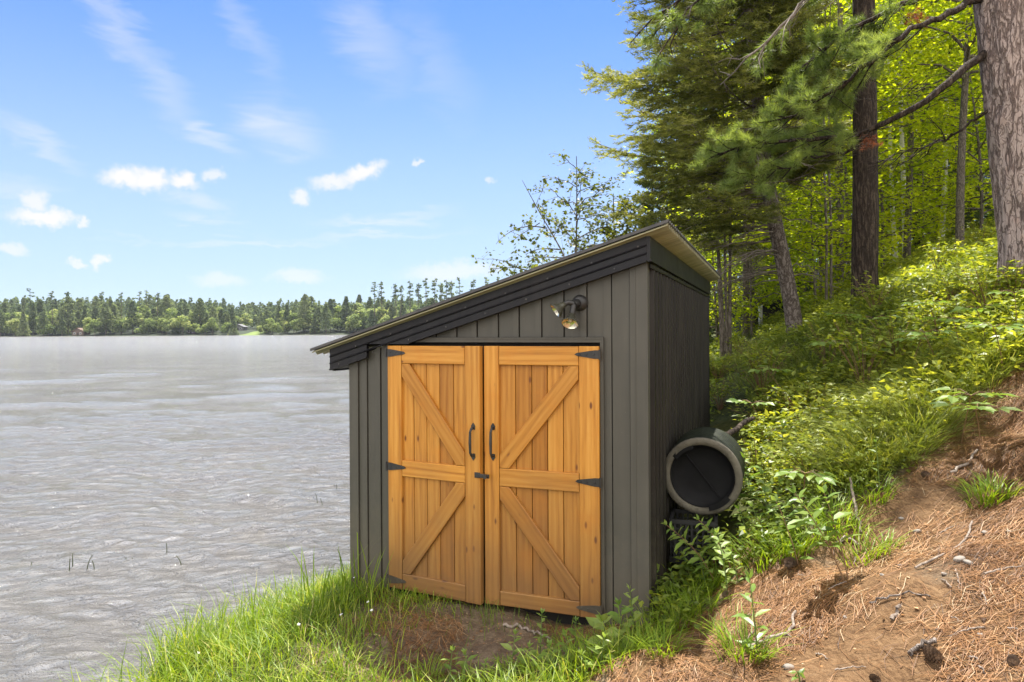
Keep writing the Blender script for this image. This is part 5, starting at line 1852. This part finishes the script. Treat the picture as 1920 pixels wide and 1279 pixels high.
tag(link('fallen_needles', fast_mesh('fallen_needles', [(V.reshape(-1, 3), F.reshape(-1, 4), 0, np.repeat(np.clip(rs.normal(.42, .25, n) + .22 * fbm(x * 3, y * 3, seed=87, octs=2), 0, 1), 6))], [M['needle']])), kind='stuff')

# litter: small bark flakes and dead leaf bits
n = 1500
x = rs.uniform(.2, 4.2, n); y = rs.uniform(2.0, 5.4, n)
k = needle_w(x, y) > .4
P = zbase(x[k], y[k]) + (0, 0, .006)
d_ = rand_dir(len(P), rs) * (1, 1, .15)
V, F = scatter(*LEAF_S, frames(d_, rand_dir(len(P), rs) * .25 + (0, 0, 1)), P, rs.uniform(.008, .03, len(P)))
m = 5000
x2, y2 = rs.uniform(-1.1, 1.2, m), rs.uniform(2.9, 4.7, m)
k2 = off_shed(x2, y2, 0)
P2 = zbase(x2[k2], y2[k2]) + (0, 0, .005)
V2, F2 = scatter(*LEAF_S, frames(rand_dir(len(P2), rs) * (1, 1, .2), rand_dir(len(P2), rs) * .35 + (0, 0, 1)), P2, rs.uniform(.004, .022, len(P2)) * rs.uniform(.4, 1, len(P2)))
V, F = np.concatenate([V, V2]), np.concatenate([F, F2 + len(V)])
P = np.concatenate([P, P2])
tag(link('litter', fast_mesh('litter', [(V, F, 0, np.repeat(rs.uniform(0, 1, len(P)), 4))], [M['needle']])), kind='stuff')

# ground cover: low leafy plants over the whole slope
n = 15500
pxs, d = rs.uniform(1215, 2230, n), np.exp(rs.uniform(math.log(3.45), math.log(26), n))
x = (pxs - 960) / FPX * d
xw, yw = rs.uniform(.2, 12, 2500), rs.uniform(7.5, 22, 2500)
x, d = np.concatenate([x, xw]), np.concatenate([d, yw])
z = zt(x, d)
patch = fbm(x * .8, d * .8, seed=95, octs=3)
k = (rs.uniform(size=len(x)) < np.clip((1 - needle_w(x, d, z)) * (.75 + .7 * patch), 0, 1) * sstep(.08, .3, z)) & off_shed(x, d, .05) & ((np.abs((x - 1.285) * .932 - (d - 4.42) * .362) > .27) | (d < 4.25)) & ((d > 3.95) | (np.abs((x - 1.13)) > .2) | (d < 3.75))
x, d, z, patch = x[k], d[k], z[k], patch[k]
G = []
hgt = (.07 + .22 * rs.uniform(size=len(x)) ** 1.6) * np.where(d < 4.6, .6, 1.0)
for i in range(9):
    ph = rs.uniform(.25, 1, len(x))
    C = np.stack([x + rs.normal(0, .085, len(x)), d + rs.normal(0, .085, len(x)), z + hgt * ph], 1)
    big = np.where(d < 5, .050, np.where(d < 9, .068, .085))
    dirs = rand_dir(len(x), rs) * (1, 1, .4) + (0, 0, -.1)
    nn = rand_dir(len(x), rs) * .45 + np.array([0, 0, .75])
    tm = LEAF_S
    V, F = scatter(tm[0], tm[1], frames(dirs, nn), C, big * rs.uniform(.6, 1.3, len(x)))
    sd = np.clip(.42 + .28 * patch + rs.normal(0, .2, len(x)) + .2 * (ph - .6), 0, 1)
    G.append((V, F, 0, np.repeat(sd, len(tm[0]))))
tag(link('ground_cover', fast_mesh('ground_cover', G, [M['under']])), kind='stuff')


# ------------------------------------------------------------------ individual shrubs and herbs


def shrub_parts(seed, h, r, n_st, leaf, per, tmpl=LEAF_L):
    rs = np.random.default_rng(seed)
    wood, LV = [], []
    for i in range(n_st):
        a = rs.uniform(0, 6.28); rr = r * rs.uniform(.2, 1)
        q = np.array([math.cos(a) * rr, math.sin(a) * rr, h * rs.uniform(.55, 1.05)])
        m_ = q * (.4, .4, .55)
        wood.append(tube_vf(resample([(0, 0, -.05), m_, q], 8), np.linspace(.006, .002, 8), 5))
        for j in range(per):
            s = rs.uniform(.35, 1.05)
            p = m_ + (q - m_) * s + rs.normal(0, .03, 3)
            d = nrm(rs.normal(0, 1, 3) * (1, 1, .3) + (0, 0, -.05))
            LV.append((p, d))
    C = np.array([a for a, b in LV]); D = np.array([b for a, b in LV])
    V, F = scatter(tmpl[0], tmpl[1], frames(D, rand_dir(len(C), rs) * .4 + (0, 0, .8)), C, leaf * rs.uniform(.6, 1.2, len(C)))
    return wood, (V, F, 0, np.repeat(np.clip(rs.normal(.45, .22, len(C)), 0, 1), len(tmpl[0])))


sh = []
for s, h, r, n_, lf, per in ((201, .5, .38, 16, .075, 14), (202, .4, .42, 16, .065, 15), (203, .65, .4, 16, .085, 13), (204, .35, .35, 14, .055, 16)):
    w, l = shrub_parts(s, h, r, n_, lf, per)
    sh.append((wood_mesh('stems', w, M['stem']), fast_mesh('leaves', [l], [M['under']])))
spots = [(1350, 770, 0), (1390, 760, 1), (1430, 750, 2), (1470, 760, 0), (1500, 790, 1), (1540, 770, 3), (1580, 745, 0), (1620, 735, 2), (1560, 820, 1), (1600, 800, 3), (1520, 840, 0), (1480, 820, 2), (1440, 800, 3), (1640, 700, 1), (1680, 690, 0),
         (1720, 680, 3), (1600, 680, 2), (1550, 690, 0), (1500, 700, 1), (1460, 700, 3), (1420, 690, 0), (1380, 700, 2), (1345, 710, 1), (1700, 640, 0), (1760, 640, 1), (1800, 620, 3), (1650, 640, 2), (1850, 600, 0), (1720, 590, 2), (1780, 570, 1), (1580, 640, 3),
         (1540, 650, 0), (1440, 850, 1), (1470, 880, 3), (1420, 900, 0), (1510, 900, 3), (1700, 560, 1), (1640, 590, 0), (1840, 540, 3), (1760, 520, 2), (1700, 530, 0), (1790, 490, 1), (1840, 470, 0), (1350, 680, 0), (1390, 665, 1), (1900, 580, 2)]
for i, (px, py, k) in enumerate(spots):
    if i % 5 in (1, 3): continue
    g = gp(px, py, 3)
    where = 'low on the slope behind the drum' if py > 780 else ('half way up the slope' if py > 660 else 'high on the slope towards the wood')
    t = thing('shrub', 'low leafy green shrub ' + where, 'shrub', g, i * 1.9, 'low shrubs on the slope')
    s = .75 + .3 * ((i * 7) % 5) / 5
    t.scale = (s, s, s * (.85 if py > 780 else 1))
    link('stems', sh[k][0], t); link('leaves', sh[k][1], t)


def herb(name, label, base, tip, n_pairs, leaf, seed, stem='greenstem', rad=.004, opp=True, start=.3, group=None, tone=.55, wide=1.0, droop=.1):
    """one arching stem with pairs of oval leaves"""
    rs = np.random.default_rng(seed)
    base = np.asarray(base, float); tip = np.asarray(tip, float) - base
    t = thing(name, label, 'plant', base, 0, group)
    mid = tip * .5 + np.array([0, 0, .12 * np.linalg.norm(tip[:2])])
    Q = resample([(0, 0, -.03), mid * .6 + (0, 0, .01), mid, tip * .8 + (0, 0, .02), tip], 18)
    link('stem', wood_mesh('stem', [tube_vf(Q, np.linspace(rad, rad * .4, 18), 6)], M[stem]), t)
    C, D, N, S = [], [], [], []
    for i in range(n_pairs):
        f = start + (1 - start) * i / max(1, n_pairs - 1)
        k = min(16, int(f * 17))
        ax_ = nrm(Q[k + 1] - Q[k])
        a0 = (i % 2) * 1.57 + rs.normal(0, .3)
        e1 = nrm(np.cross(ax_, [.3, .2, 1])); e2 = np.cross(ax_, e1)
        for s in ((0, math.pi) if opp else (0,)):
            sd = e1 * math.cos(a0 + s) + e2 * math.sin(a0 + s)
            d = sd + ax_ * .45 + (0, 0, -droop)
            C.append(Q[k] + sd * rad); D.append(d); N.append(ax_ * .7 + np.array([0, 0, .6]) + rs.normal(0, .2, 3))
            S.append(leaf * rs.uniform(.75, 1.15) * (1 - .45 * max(0, f - .75) / .25))
    for s in (0, 1.9, 3.6):
        C.append(Q[-1]); D.append(nrm(Q[-1] - Q[-2]) + np.array([math.cos(s), math.sin(s), 0]) * .5); N.append(rs.normal(0, .4, 3) + (0, 0, 1)); S.append(leaf * .5)
    C, D, N, S = map(np.array, (C, D, N, S))
    V, F = scatter(LEAF_L[0], LEAF_L[1], frames(D, N), C, np.stack([S * wide, S, S], 1))
    link('leaves', fast_mesh('leaves', [(V, F, 0, np.repeat(np.clip(rs.normal(tone, .16, len(C)), 0, 1), 8))], [M['herb']]), t)
    return t


def herb_px(label, bpx, tpx, d_off=0.0, **kw):
    g = gp(*bpx)
    r = ray(*tpx)
    tip = np.array([0, 0, CAMZ]) + r * (g[1] + d_off)
    return herb(kw.pop('name', 'leafy_plant'), label, g, tip, **kw)


herb_px('leafy plant on two red stems at the crest, left stem of the pair', (1588, 1092), (1490, 925), .05, n_pairs=11, leaf=.105, seed=1, stem='stem', start=.45, droop=.2)
herb_px('leafy plant on two red stems at the crest, right stem of the pair', (1593, 1086), (1545, 925), .12, n_pairs=11, leaf=.11, seed=2, stem='stem', start=.45, droop=.2)
herb_px('thin stemmed plant with hanging lower leaves left of the red stemmed pair', (1500, 1060), (1455, 940), .1, n_pairs=9, leaf=.095, seed=3, stem='stem', start=.2, droop=.3)
herb_px('sunlit arching leaf spray hanging in front of the crate', (1345, 1085), (1250, 985), -.04, n_pairs=12, leaf=.088, seed=4, start=.25, stem='stem', tone=.7)
herb_px('pale leafy sprig rising between the crate and the crest', (1365, 1110), (1345, 1000), .0, n_pairs=10, leaf=.065, seed=5, start=.1, tone=.85)
herb_px('arching leafy sprig just below the drum rim', (1375, 1070), (1310, 975), -.02, n_pairs=10, leaf=.08, seed=41, start=.3, tone=.7, stem='stem')
herb_px('upright seedling with long pointed leaves on the bare crest', (1421, 1215), (1405, 1085), 0, n_pairs=7, leaf=.10, seed=6, start=.15, wide=.8, tone=.6)
herb_px('slim leafy seedling in the shade before the doors', (1012, 1245), (1016, 1150), 0, n_pairs=7, leaf=.058, seed=7, start=.15, tone=.65)
herb_px('leafy seedling left of the slim one, sunlit tip', (958, 1272), (966, 1190), 0, n_pairs=7, leaf=.065, seed=8, start=.1, tone=.7)
herb_px('leafy seedling by the bottom hinge of the right door', (1078, 1230), (1080, 1165), 0, n_pairs=5, leaf=.06, seed=9, start=.2, tone=.4)
herb_px('pointed leaf seedling in front of the right corner trim', (1192, 1195), (1180, 1105), -.05, n_pairs=8, leaf=.07, seed=10, start=.1, wide=.75, tone=.9)
herb_px('broad leaved plant at the foot of the right door post', (1140, 1225), (1130, 1165), -.05, n_pairs=4, leaf=.13, seed=11, start=.3, wide=1.4, tone=.95)
herb_px('small leafy plant right of the broad leaved one', (1170, 1215), (1160, 1135), 0, n_pairs=5, leaf=.09, seed=12, start=.3, wide=1.2, tone=.5)
herb_px('leafy plant at the bottom edge right of centre', (1100, 1275), (1090, 1225), 0, n_pairs=6, leaf=.05, seed=13, start=.1, tone=.75)
herb_px('young plant at the bottom edge below the left door', (905, 1279), (912, 1240), 0, n_pairs=6, leaf=.045, seed=14, start=.1, tone=.75)
herb_px('small shaded plant in the angle of corner trim and side wall', (1240, 1130), (1228, 1070), 0, n_pairs=6, leaf=.055, seed=15, start=.1, tone=.4)
herb_px('dark leaved plant growing against the right of the drum', (1412, 955), (1395, 860), .0, n_pairs=6, leaf=.13, seed=16, start=.15, tone=.35, wide=1.2, droop=.25)
herb_px('mid green plant right of the dark leaved one by the drum', (1440, 985), (1430, 890), .0, n_pairs=6, leaf=.10, seed=17, start=.2, tone=.6, wide=1.2)
herb_px('slender plant with spaced round leaves on the crest', (1650, 920), (1642, 830), 0, n_pairs=6, leaf=.06, seed=18, start=.2, tone=.6, opp=False)
herb_px('leafy plant above the drum beside the dark branch', (1465, 880), (1468, 800), 0, n_pairs=7, leaf=.09, seed=19, start=.3, tone=.65, wide=1.2)
herb_px('leafy seedling on the needle slope near the bottom', (1500, 1279), (1495, 1262), 0, n_pairs=3, leaf=.06, seed=20, start=.1, tone=.55)


for i, (b, t_, lf, tn) in enumerate([((1415, 935), (1400, 880), .085, .4), ((1402, 1015), (1385, 955), .08, .5), ((1455, 965), (1462, 905), .085, .6), ((1440, 1040), (1425, 975), .07, .7), ((1385, 1095), (1370, 1035), .06, .8), ((1352, 1065), (1340, 1000), .07, .6),
                                     ((1425, 1005), (1410, 950), .075, .55), ((1325, 1100), (1312, 1045), .06, .7), ((1298, 1095), (1282, 1040), .065, .6), ((1475, 1000), (1470, 950), .07, .65), ((1395, 905), (1385, 850), .09, .45), ((1270, 1120), (1258, 1072), .055, .6)]):
    herb_px('leafy green plant crowding the ground around drum and crate', b, t_, .02, n_pairs=6 + i % 3, leaf=lf, seed=60 + i, start=.15, tone=tn, wide=1.1, droop=.2, group='leafy plants around the drum')
for i, (b, t_, lf, tn) in enumerate([((842, 1279), (848, 1246), .045, .7), ((880, 1279), (872, 1252), .05, .8), ((985, 1279), (992, 1240), .05, .75), ((1035, 1279), (1030, 1236), .05, .7), ((1065, 1262), (1060, 1215), .045, .6), ((1125, 1270), (1133, 1222), .055, .85), ((1010, 1279), (1004, 1255), .045, .8)]):
    t_ = (t_[0], t_[1] - 26)
    herb_px('small bright weed sprouting along the bottom edge before the doors', b, t_, 0, n_pairs=5, leaf=lf * 1.35, seed=90 + i, start=.1, tone=tn, wide=1.1, droop=.15, group='weeds at the bottom edge')


def umbrella_plant(label, px, py, h, seed, sc=1.0, grp='long stalked plants on the slope'):
    """a bare stalk topped by three arms of five leaflets"""
    rs = np.random.default_rng(seed)
    g = gp(px, py)
    t = thing('stalked_plant', label, 'plant', g, 0, grp)
    lx, ly = rs.normal(0, .08, 2)
    top = np.array([lx - .05, ly, h])
    wood = [tube_vf(resample([(0, 0, -.03), (lx * .3, ly * .3, h * .5), top], 8), np.linspace(.004, .0028, 8), 6)]
    C, D, N, S = [], [], [], []
    a0 = rs.uniform(0, 6.28)
    for i in range(4):
        a = a0 + i * 1.57 + rs.normal(0, .25)
        d = np.array([math.cos(a), math.sin(a), rs.uniform(-.05, .25)])
        q = top + d * .13 * sc
        wood.append(tube_vf([top, (top + q) / 2 + (0, 0, .02), q], [.0025, .002, .0015], 4))
        s_ = np.array([-math.sin(a), math.cos(a), 0])
        for k, (f, w) in enumerate(((1, 0), (.9, .75), (.9, -.75), (.45, 1.1), (.45, -1.1))):
            C.append(top + d * .13 * sc * f); D.append(d * (1 if w == 0 else .65) + s_ * w + (0, 0, -.12)); N.append(np.array([0, 0, 1.]) + rs.normal(0, .2, 3))
            S.append(.115 * sc * rs.uniform(.8, 1.1) * (1 if k < 3 else .8))
    C, D, N, S = map(np.array, (C, D, N, S))
    link('stalk', wood_mesh('stalk', wood, M['stem']), t)
    V, F = scatter(LEAF_L[0], LEAF_L[1], frames(D, N), C, np.stack([S * 1.15, S, S], 1))
    link('leaves', fast_mesh('leaves', [(V, F, 0, np.repeat(np.clip(rs.normal(.6, .15, len(C)), 0, 1), 8))], [M['herb']]), t)


for i, (px, py, h, lab) in enumerate([(1836, 862, .30, 'long stalked plant with flat leaf whorl at the top of the needle slope'), (1800, 830, .32, 'flat topped leafy plant just left of the one above the needle slope'),
                                      (1905, 650, .45, 'stalked plant with broad whorl below the scaly pine trunk'), (1850, 660, .4, 'stalked plant left of the pine trunk foot'), (1760, 720, .4, 'stalked leafy plant in the middle of the slope sedge'),
                                      (1700, 720, .42, 'stalked plant on mid slope left of the sedge'), (1660, 680, .4, 'stalked plant under the dark straight trunk'), (1600, 660, .4, 'stalked plant left of the dark trunk foot'),
                                      (1540, 720, .45, 'stalked plant right of the leaning spruce foot'), (1480, 780, .45, 'stalked plant below the leaning spruce foot'), (1740, 650, .4, 'stalked plant up slope between dark trunk and scaly pine'),
                                      (1800, 690, .4, 'stalked plant at the upper end of the sedge patch'), (1500, 960, .25, 'small whorled plant left of the red stemmed pair'), (1430, 840, .35, 'whorled plant above the drum'), (1880, 720, .36, 'whorled plant at the right edge above the needles')]):
    umbrella_plant(lab, px, py, h, 300 + i, 1.0)

# small white flowers in the lakeside grass
rs = np.random.default_rng(15)
fm = MB()
for k in range(5):
    a = k * 1.2566
    d = np.array([math.cos(a), math.sin(a), .25]); s_ = np.array([-math.sin(a), math.cos(a), 0])
    fm.add([d * .002, d * .008 + s_ * .005, d * .014, d * .008 - s_ * .005], [(0, 1, 2, 3)])
fm.lathe([(.003, 0), (.002, .003), (0, .0035)], (0, 0, 0), (0, 0, 1), 6)
fme = fm.mesh('white_flower', M['petal'])
for px, py in ((348, 1258), (372, 1254), (690, 1165), (665, 1110), (500, 1200), (640, 1190), (697, 1180), (560, 1215)):
    g = gp(px, py) + (0, 0, .10)
    o = tag(link('white_flower', fme, None, g, (R(25), 0, px)), 'tiny white flower in the lakeside grass', 'flower', 'white flowers in the grass')
    o.scale = (.75,) * 3

# reed stems standing in the shallows
for i, (px, py, l) in enumerate([(56, 1060, .06), (127, 1068, .13), (133, 1062, .15), (160, 1066, .15), (174, 1066, .1), (237, 1052, .06), (241, 1052, .06), (310, 1040, .14), (337, 1056, .10), (593, 945, .16), (603, 950, .13), (629, 922, .13), (625, 915, .08)]):
    d = CAMZ / ((py - HORIZON - (px - 960) * -ROLL) / FPX)
    p = np.array([(px - 960) / FPX * d, d, -.03])
    mb = MB(); rr = np.random.default_rng(i)
    mb.tube(resample([(0, 0, -.1), (.004, 0, l * .5), (rr.normal(0, .025), 0, l)], 8), np.linspace(.006, .003, 8), 6)
    tag(link('reed_stem', mb.mesh('reed_stem', M['reed'], True), None, p), 'short dark reed stem standing in the shallow water', 'reed', 'reed stems in the shallows')

# ------------------------------------------------------------------ far shore


def clump_parts(C, size, rs, squash=.6, seed=None, m=0):
    """ragged foliage clumps: small crossed leaf plates"""
    n = len(C)
    d = rand_dir(n, rs); nn = rand_dir(n, rs)
    nn[:, 2] = np.abs(nn[:, 2]) + .2
    tv = [(-.5, -.35, 0), (.1, -.5, .12), (.55, -.1, 0), (.3, .45, .1), (-.2, .5, -.05), (-.6, .15, .1)]
    tf = [(0, 1, 5), (1, 2, 3), (1, 3, 5), (3, 4, 5)]
    V, F = scatter(tv, tf, frames(d, nn), C, size * rs.uniform(.6, 1.3, n))
    return V, F, m, np.repeat(np.clip(rs.normal(.5, .2, n) if seed is None else seed, 0, 1), len(tv))


def far_conifer(seed, h, r, z0, n, power=1.0, gap=.0, size=.75, irregular=.35):
    rs = np.random.default_rng(seed)
    t = rs.uniform(0, 1, n)
    lv = np.floor(t * h / .9) * .9 / h
    z = z0 + (h - z0) * (t * .35 + lv * .65)
    f = 1 - (z - z0) / (h - z0)
    az = rs.uniform(0, 6.28, n)
    rr = (r * f ** power + .25) * np.sqrt(rs.uniform(.08, 1, n)) * (1 + irregular * vnoise(np.cos(az) * 1.5 + seed, np.sin(az) * 1.5, z * .5, seed))
    C = np.stack([rr * np.cos(az), rr * np.sin(az), z - .25 * rr * .5], 1)
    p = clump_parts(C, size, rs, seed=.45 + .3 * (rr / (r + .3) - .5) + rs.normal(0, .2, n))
    tr = trunk_vf([(0, 0, -1.5), (0, 0, h * .5), (0, 0, h)], .24, .04, 6, 8, 0, 0)
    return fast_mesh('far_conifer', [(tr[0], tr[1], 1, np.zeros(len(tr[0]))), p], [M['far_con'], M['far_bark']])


def far_broad(seed, h, r, n, size=.8):
    rs = np.random.default_rng(seed)
    k = 7
    lobes = np.stack([rs.normal(0, r * .45, k), rs.normal(0, r * .45, k), rs.uniform(h * .32, h * .82, k)], 1)
    lobes[0] = (0, 0, h * .8)
    i = rs.integers(0, k, n)
    d = rand_dir(n, rs)
    rad = r * rs.uniform(.35, .62, k)[i] * rs.uniform(.55, 1, n) ** .5
    C = lobes[i] + d * rad[:, None] * (1, 1, .85)
    C[:, 2] = np.maximum(C[:, 2], .3 + .8 * rs.uniform(size=n))
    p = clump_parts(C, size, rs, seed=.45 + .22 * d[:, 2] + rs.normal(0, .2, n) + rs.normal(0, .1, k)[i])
    tr = trunk_vf([(0, 0, -1.5), (0, 0, h * .4), (0, 0, h * .8)], .2, .05, 6, 8, 0, 0)
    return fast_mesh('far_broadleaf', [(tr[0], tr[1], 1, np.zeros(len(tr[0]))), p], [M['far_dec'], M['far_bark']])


fc = [far_conifer(401, 18, 4.2, 1.2, 1100), far_conifer(402, 17, 3.2, 2.5, 800, .8), far_conifer(403, 20, 4.2, 4, 950, .55, irregular=.8), far_conifer(404, 15, 4.2, .8, 1000, .85)]
fb = [far_broad(411, 11, 4.2, 900), far_broad(412, 13, 4.6, 1000), far_broad(413, 8, 3.4, 650), far_broad(414, 15, 4.8, 1100)]
rs = np.random.default_rng(500)


def prof(px):
    return float(np.interp(px, [-200, 60, 130, 280, 330, 420, 450, 500, 540, 600, 660, 760, 900, 1300], [1.08, 1.12, 1.06, 1.1, 1.0, .9, .72, .72, 1.02, 1.10, 1.12, 1.1, 1.05, 1.05]))


def fz(x, y):
    return float(far_z(np.array([x]), np.array([y]))[0])


SECT = [(-400, 130, 'left of the brown cabin'), (130, 300, 'between brown cabin and tall dark pines'), (300, 445, 'left of the bright lawn'), (445, 690, 'right of the bright lawn'), (690, 2000, 'below the row of tall sparse pines')]
rows = [(3, 62, 'b'), (9, 58, 'bc'), (17, 52, 'c'), (30, 44, 'c'), (48, 36, 'cb'), (75, 24, 'c')]
for dy, cnt, kind in rows:
    for i in range(cnt):
        X = -330 + (385) * (i + rs.uniform(-.35, .35)) / cnt
        Y = 377 + dy + rs.normal(0, 2 + dy * .1)
        px = 960 + FPX * X / Y
        if dy < 40 and 440 < px < 481: continue
        if dy < 12 and 128 < px < 162: continue
        if dy < 12 and 350 < px < 366: continue
        if px > 1010: continue
        con = rs.uniform() < {'b': .25, 'bc': .45, 'c': .62, 'cb': .5}[kind]
        me = (fc if con else fb)[rs.integers(0, 4)]
        s = rs.uniform(.74, 1.08) * prof(px)
        if kind == 'b': s *= .8
        sec = next(l for a, b, l in SECT if a <= px < b)
        o = link('conifer_tree' if con else 'broadleaf_tree', me, None, (X, Y, fz(X, Y)), (0, 0, rs.uniform(0, 6.28)))
        w = rs.uniform(1.0, 1.35)
        o.scale = (s * w, s * w, s)
        depth = 'at the water edge' if dy < 6 else ('in the middle rows' if dy < 25 else 'on the hill behind')
        tag(o, ('dark far conifer ' if con else 'rounded pale far tree ') + depth + ', ' + sec, 'tree', 'conifers along the far shore' if con else 'broadleaf trees along the far shore')

# the wood covering the hill behind, one mass
CC, SS = [], []
for i in range(1300):
    X, Y = rs.uniform(-420, 120), rs.uniform(392, 640)
    px = 960 + FPX * X / Y
    if Y < 425 and 425 < px < 490: continue
    z = fz(X, Y)
    h = rs.uniform(9, 15.5) * prof(px)
    n = 70
    t = rs.uniform(0.15, 1, n)
    az = rs.uniform(0, 6.28, n); rr = (1 - t ** 2.2 * .85) * 3.4 * np.sqrt(rs.uniform(.1, 1, n))
    CC.append(np.stack([X + rr * np.cos(az), Y + rr * np.sin(az), z + h * t], 1))
    SS.append(np.clip(rs.normal(.45, .15) + rs.normal(0, .15, n), 0, 1))
CC, SS = np.concatenate(CC), np.concatenate(SS)
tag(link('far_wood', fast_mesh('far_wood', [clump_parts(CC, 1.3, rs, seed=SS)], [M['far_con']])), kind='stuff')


# tall sparse pines standing above the rest
def tall_pine(seed, h, clear, r, n=200, flat=True):
    rs = np.random.default_rng(seed)
    P = [(0, 0, -1.5), (rs.normal(0, .3), 0, h * .4), (rs.normal(0, .5), 0, h * .75), (rs.normal(0, .4), 0, h)]
    tr = trunk_vf(P, .30, .08, 7, 14, 0, 0)
    Q = resample(P, 30)
    wood = [tr]
    C = []
    m = 15
    for b in range(m):
        f = clear + (1 - clear) * (b + rs.uniform(0, .9)) / m
        o = Q[min(29, int(f * 29))]
        az = rs.uniform(0, 6.28)
        L = r * rs.uniform(.5, 1.1) * (1.0 if f < .85 else .6)
        q = o + np.array([math.cos(az) * L, math.sin(az) * L, L * rs.uniform(-.05, .35)])
        wood.append(tube_vf([o, q], [.08, .03], 4))
        k = int(n / m)
        C.append(o + (q - o) * rs.uniform(.45, 1.1, (k, 1)) + rs.normal(0, .5, (k, 3)) * (1, 1, .38))
    C = np.concatenate(C)
    return wood, clump_parts(C, .75, rs, seed=rs.normal(.28, .15, len(C)))


tp = []
for s, h, c, r in ((601, 29, .5, 2.3), (602, 28, .62, 2.0), (603, 30, .45, 2.7), (604, 27, .7, 1.8)):
    w, l = tall_pine(s, h, c, r)
    tp.append((wood_mesh('trunk', w, M['far_bark']), fast_mesh('crown', [l], [M['far_con']])))
G_T = 'tall sparse pines above the far shore'
for i, (px, top, k) in enumerate([(702, 528, 0), (716, 527, 1), (742, 531, 3), (752, 534, 1), (769, 526, 1), (785, 530, 3), (799, 521, 0), (815, 521, 1), (827, 530, 3), (838, 524, 1), (847, 526, 3), (862, 520, 2), (887, 523, 1), (912, 519, 0), (935, 518, 2), (965, 520, 0),
                                   (228, 548, 0), (262, 546, 2), (275, 544, 0), (296, 548, 3), (57, 540, 2), (98, 545, 1), (190, 546, 1), (126, 546, 3)]):
    Y = 384 + (i * 5) % 13
    X = (px - 960) / FPX * Y
    z = fz(X, Y)
    H = (HORIZON - (top + (px - 960) * ROLL)) / FPX * Y + CAMZ - z
    if i < 16: lab = 'tall sparse pine with clear stem standing above the far wood, near the shed roof'
    elif i < 20: lab = 'tall dark pine of the close group left of the bright lawn'
    else: lab = 'lone tall pine top above the wood at far left'
    t = thing('tall_pine', lab, 'tree', (X, Y, z), i * 1.3, G_T)
    s = H / (29, 28, 30, 27)[k]
    t.scale = (s, s, s)
    link('trunk', tp[k][0], t); link('crown', tp[k][1], t)


def cabin(name, label, px, Y, w, d, h, rh, wall, roof):
    X = (px - 960) / FPX * Y
    t = thing(name, label, 'house', (X, Y, fz(X, Y) - .1))
    mb = MB(); mb.prism([(-w / 2, -.8), (w / 2, -.8), (w / 2, h), (0, h + rh * .92), (-w / 2, h)], 0, d)
    link('wall', mb.mesh('wall', M[wall]), t)
    mb = MB()
    for s in (-1, 1):
        q = [(0, h + rh), (s * (w / 2 + .5), h - .25), (s * (w / 2 + .5), h - .05), (0, h + rh + .2)]
        mb.prism(q if s < 0 else q[::-1], -.5, d + .5)
    link('roof', mb.mesh('roof', M[roof]), t)
    for x in (-w * .3, w * .22):
        f = MB(); f.box(x - .55, x + .55, -.06, -.005, h * .35, h * .8)
        fo = link('window', f.mesh('window', M['white']), t)
        f = MB(); f.box(x - .45, x + .45, -.08, -.065, h * .4, h * .75)
        link('pane', f.mesh('pane', M['pane']), fo)
    f = MB(); f.box(-.35, .35, -.06, -.005, -.5, h * .7)
    link('door', f.mesh('door', M['groove']), t)


cabin('cabin', 'small brown cabin at the far water edge under trees', 146, 381, 6.5, 6, 2.4, 1.9, 'cabin_brown', 'cabin_roof')
cabin('cabin', 'small mauve cottage half hidden by trees left of the lawn', 358, 384, 4.0, 5, 2.2, 1.5, 'cabin_mauve', 'cabin_grey')
cabin('cabin', 'grey house at the back of the bright lawn', 446, 412, 7, 6, 2.4, 1.5, 'cabin_grey', 'cabin_grey')
# lawn running down to the water
xs_ = np.linspace(-158, -141, 18); ys_ = np.linspace(372, 408, 30)
tag(link('far_lawn', grid_mesh('far_lawn', xs_, ys_, lambda X, Y: far_z(X, Y) + .12 - .8 * (np.abs(X + 149.5) / 8.5) ** 4, [M['lawn']])), kind='structure')

# ------------------------------------------------------------------ the air
hz, nt, out = new_mat('air')
pv = ND(nt, 'ShaderNodeVolumePrincipled', {'Color': (.80, .88, 1.0, 1), 'Density': .0001, 'Anisotropy': .2})
nt.links.new(pv.outputs[0], out.inputs['Volume'])
tag(link('haze', MB().box(-950, 750, -130, 1250, -8, 62).mesh('haze', hz)), kind='stuff')
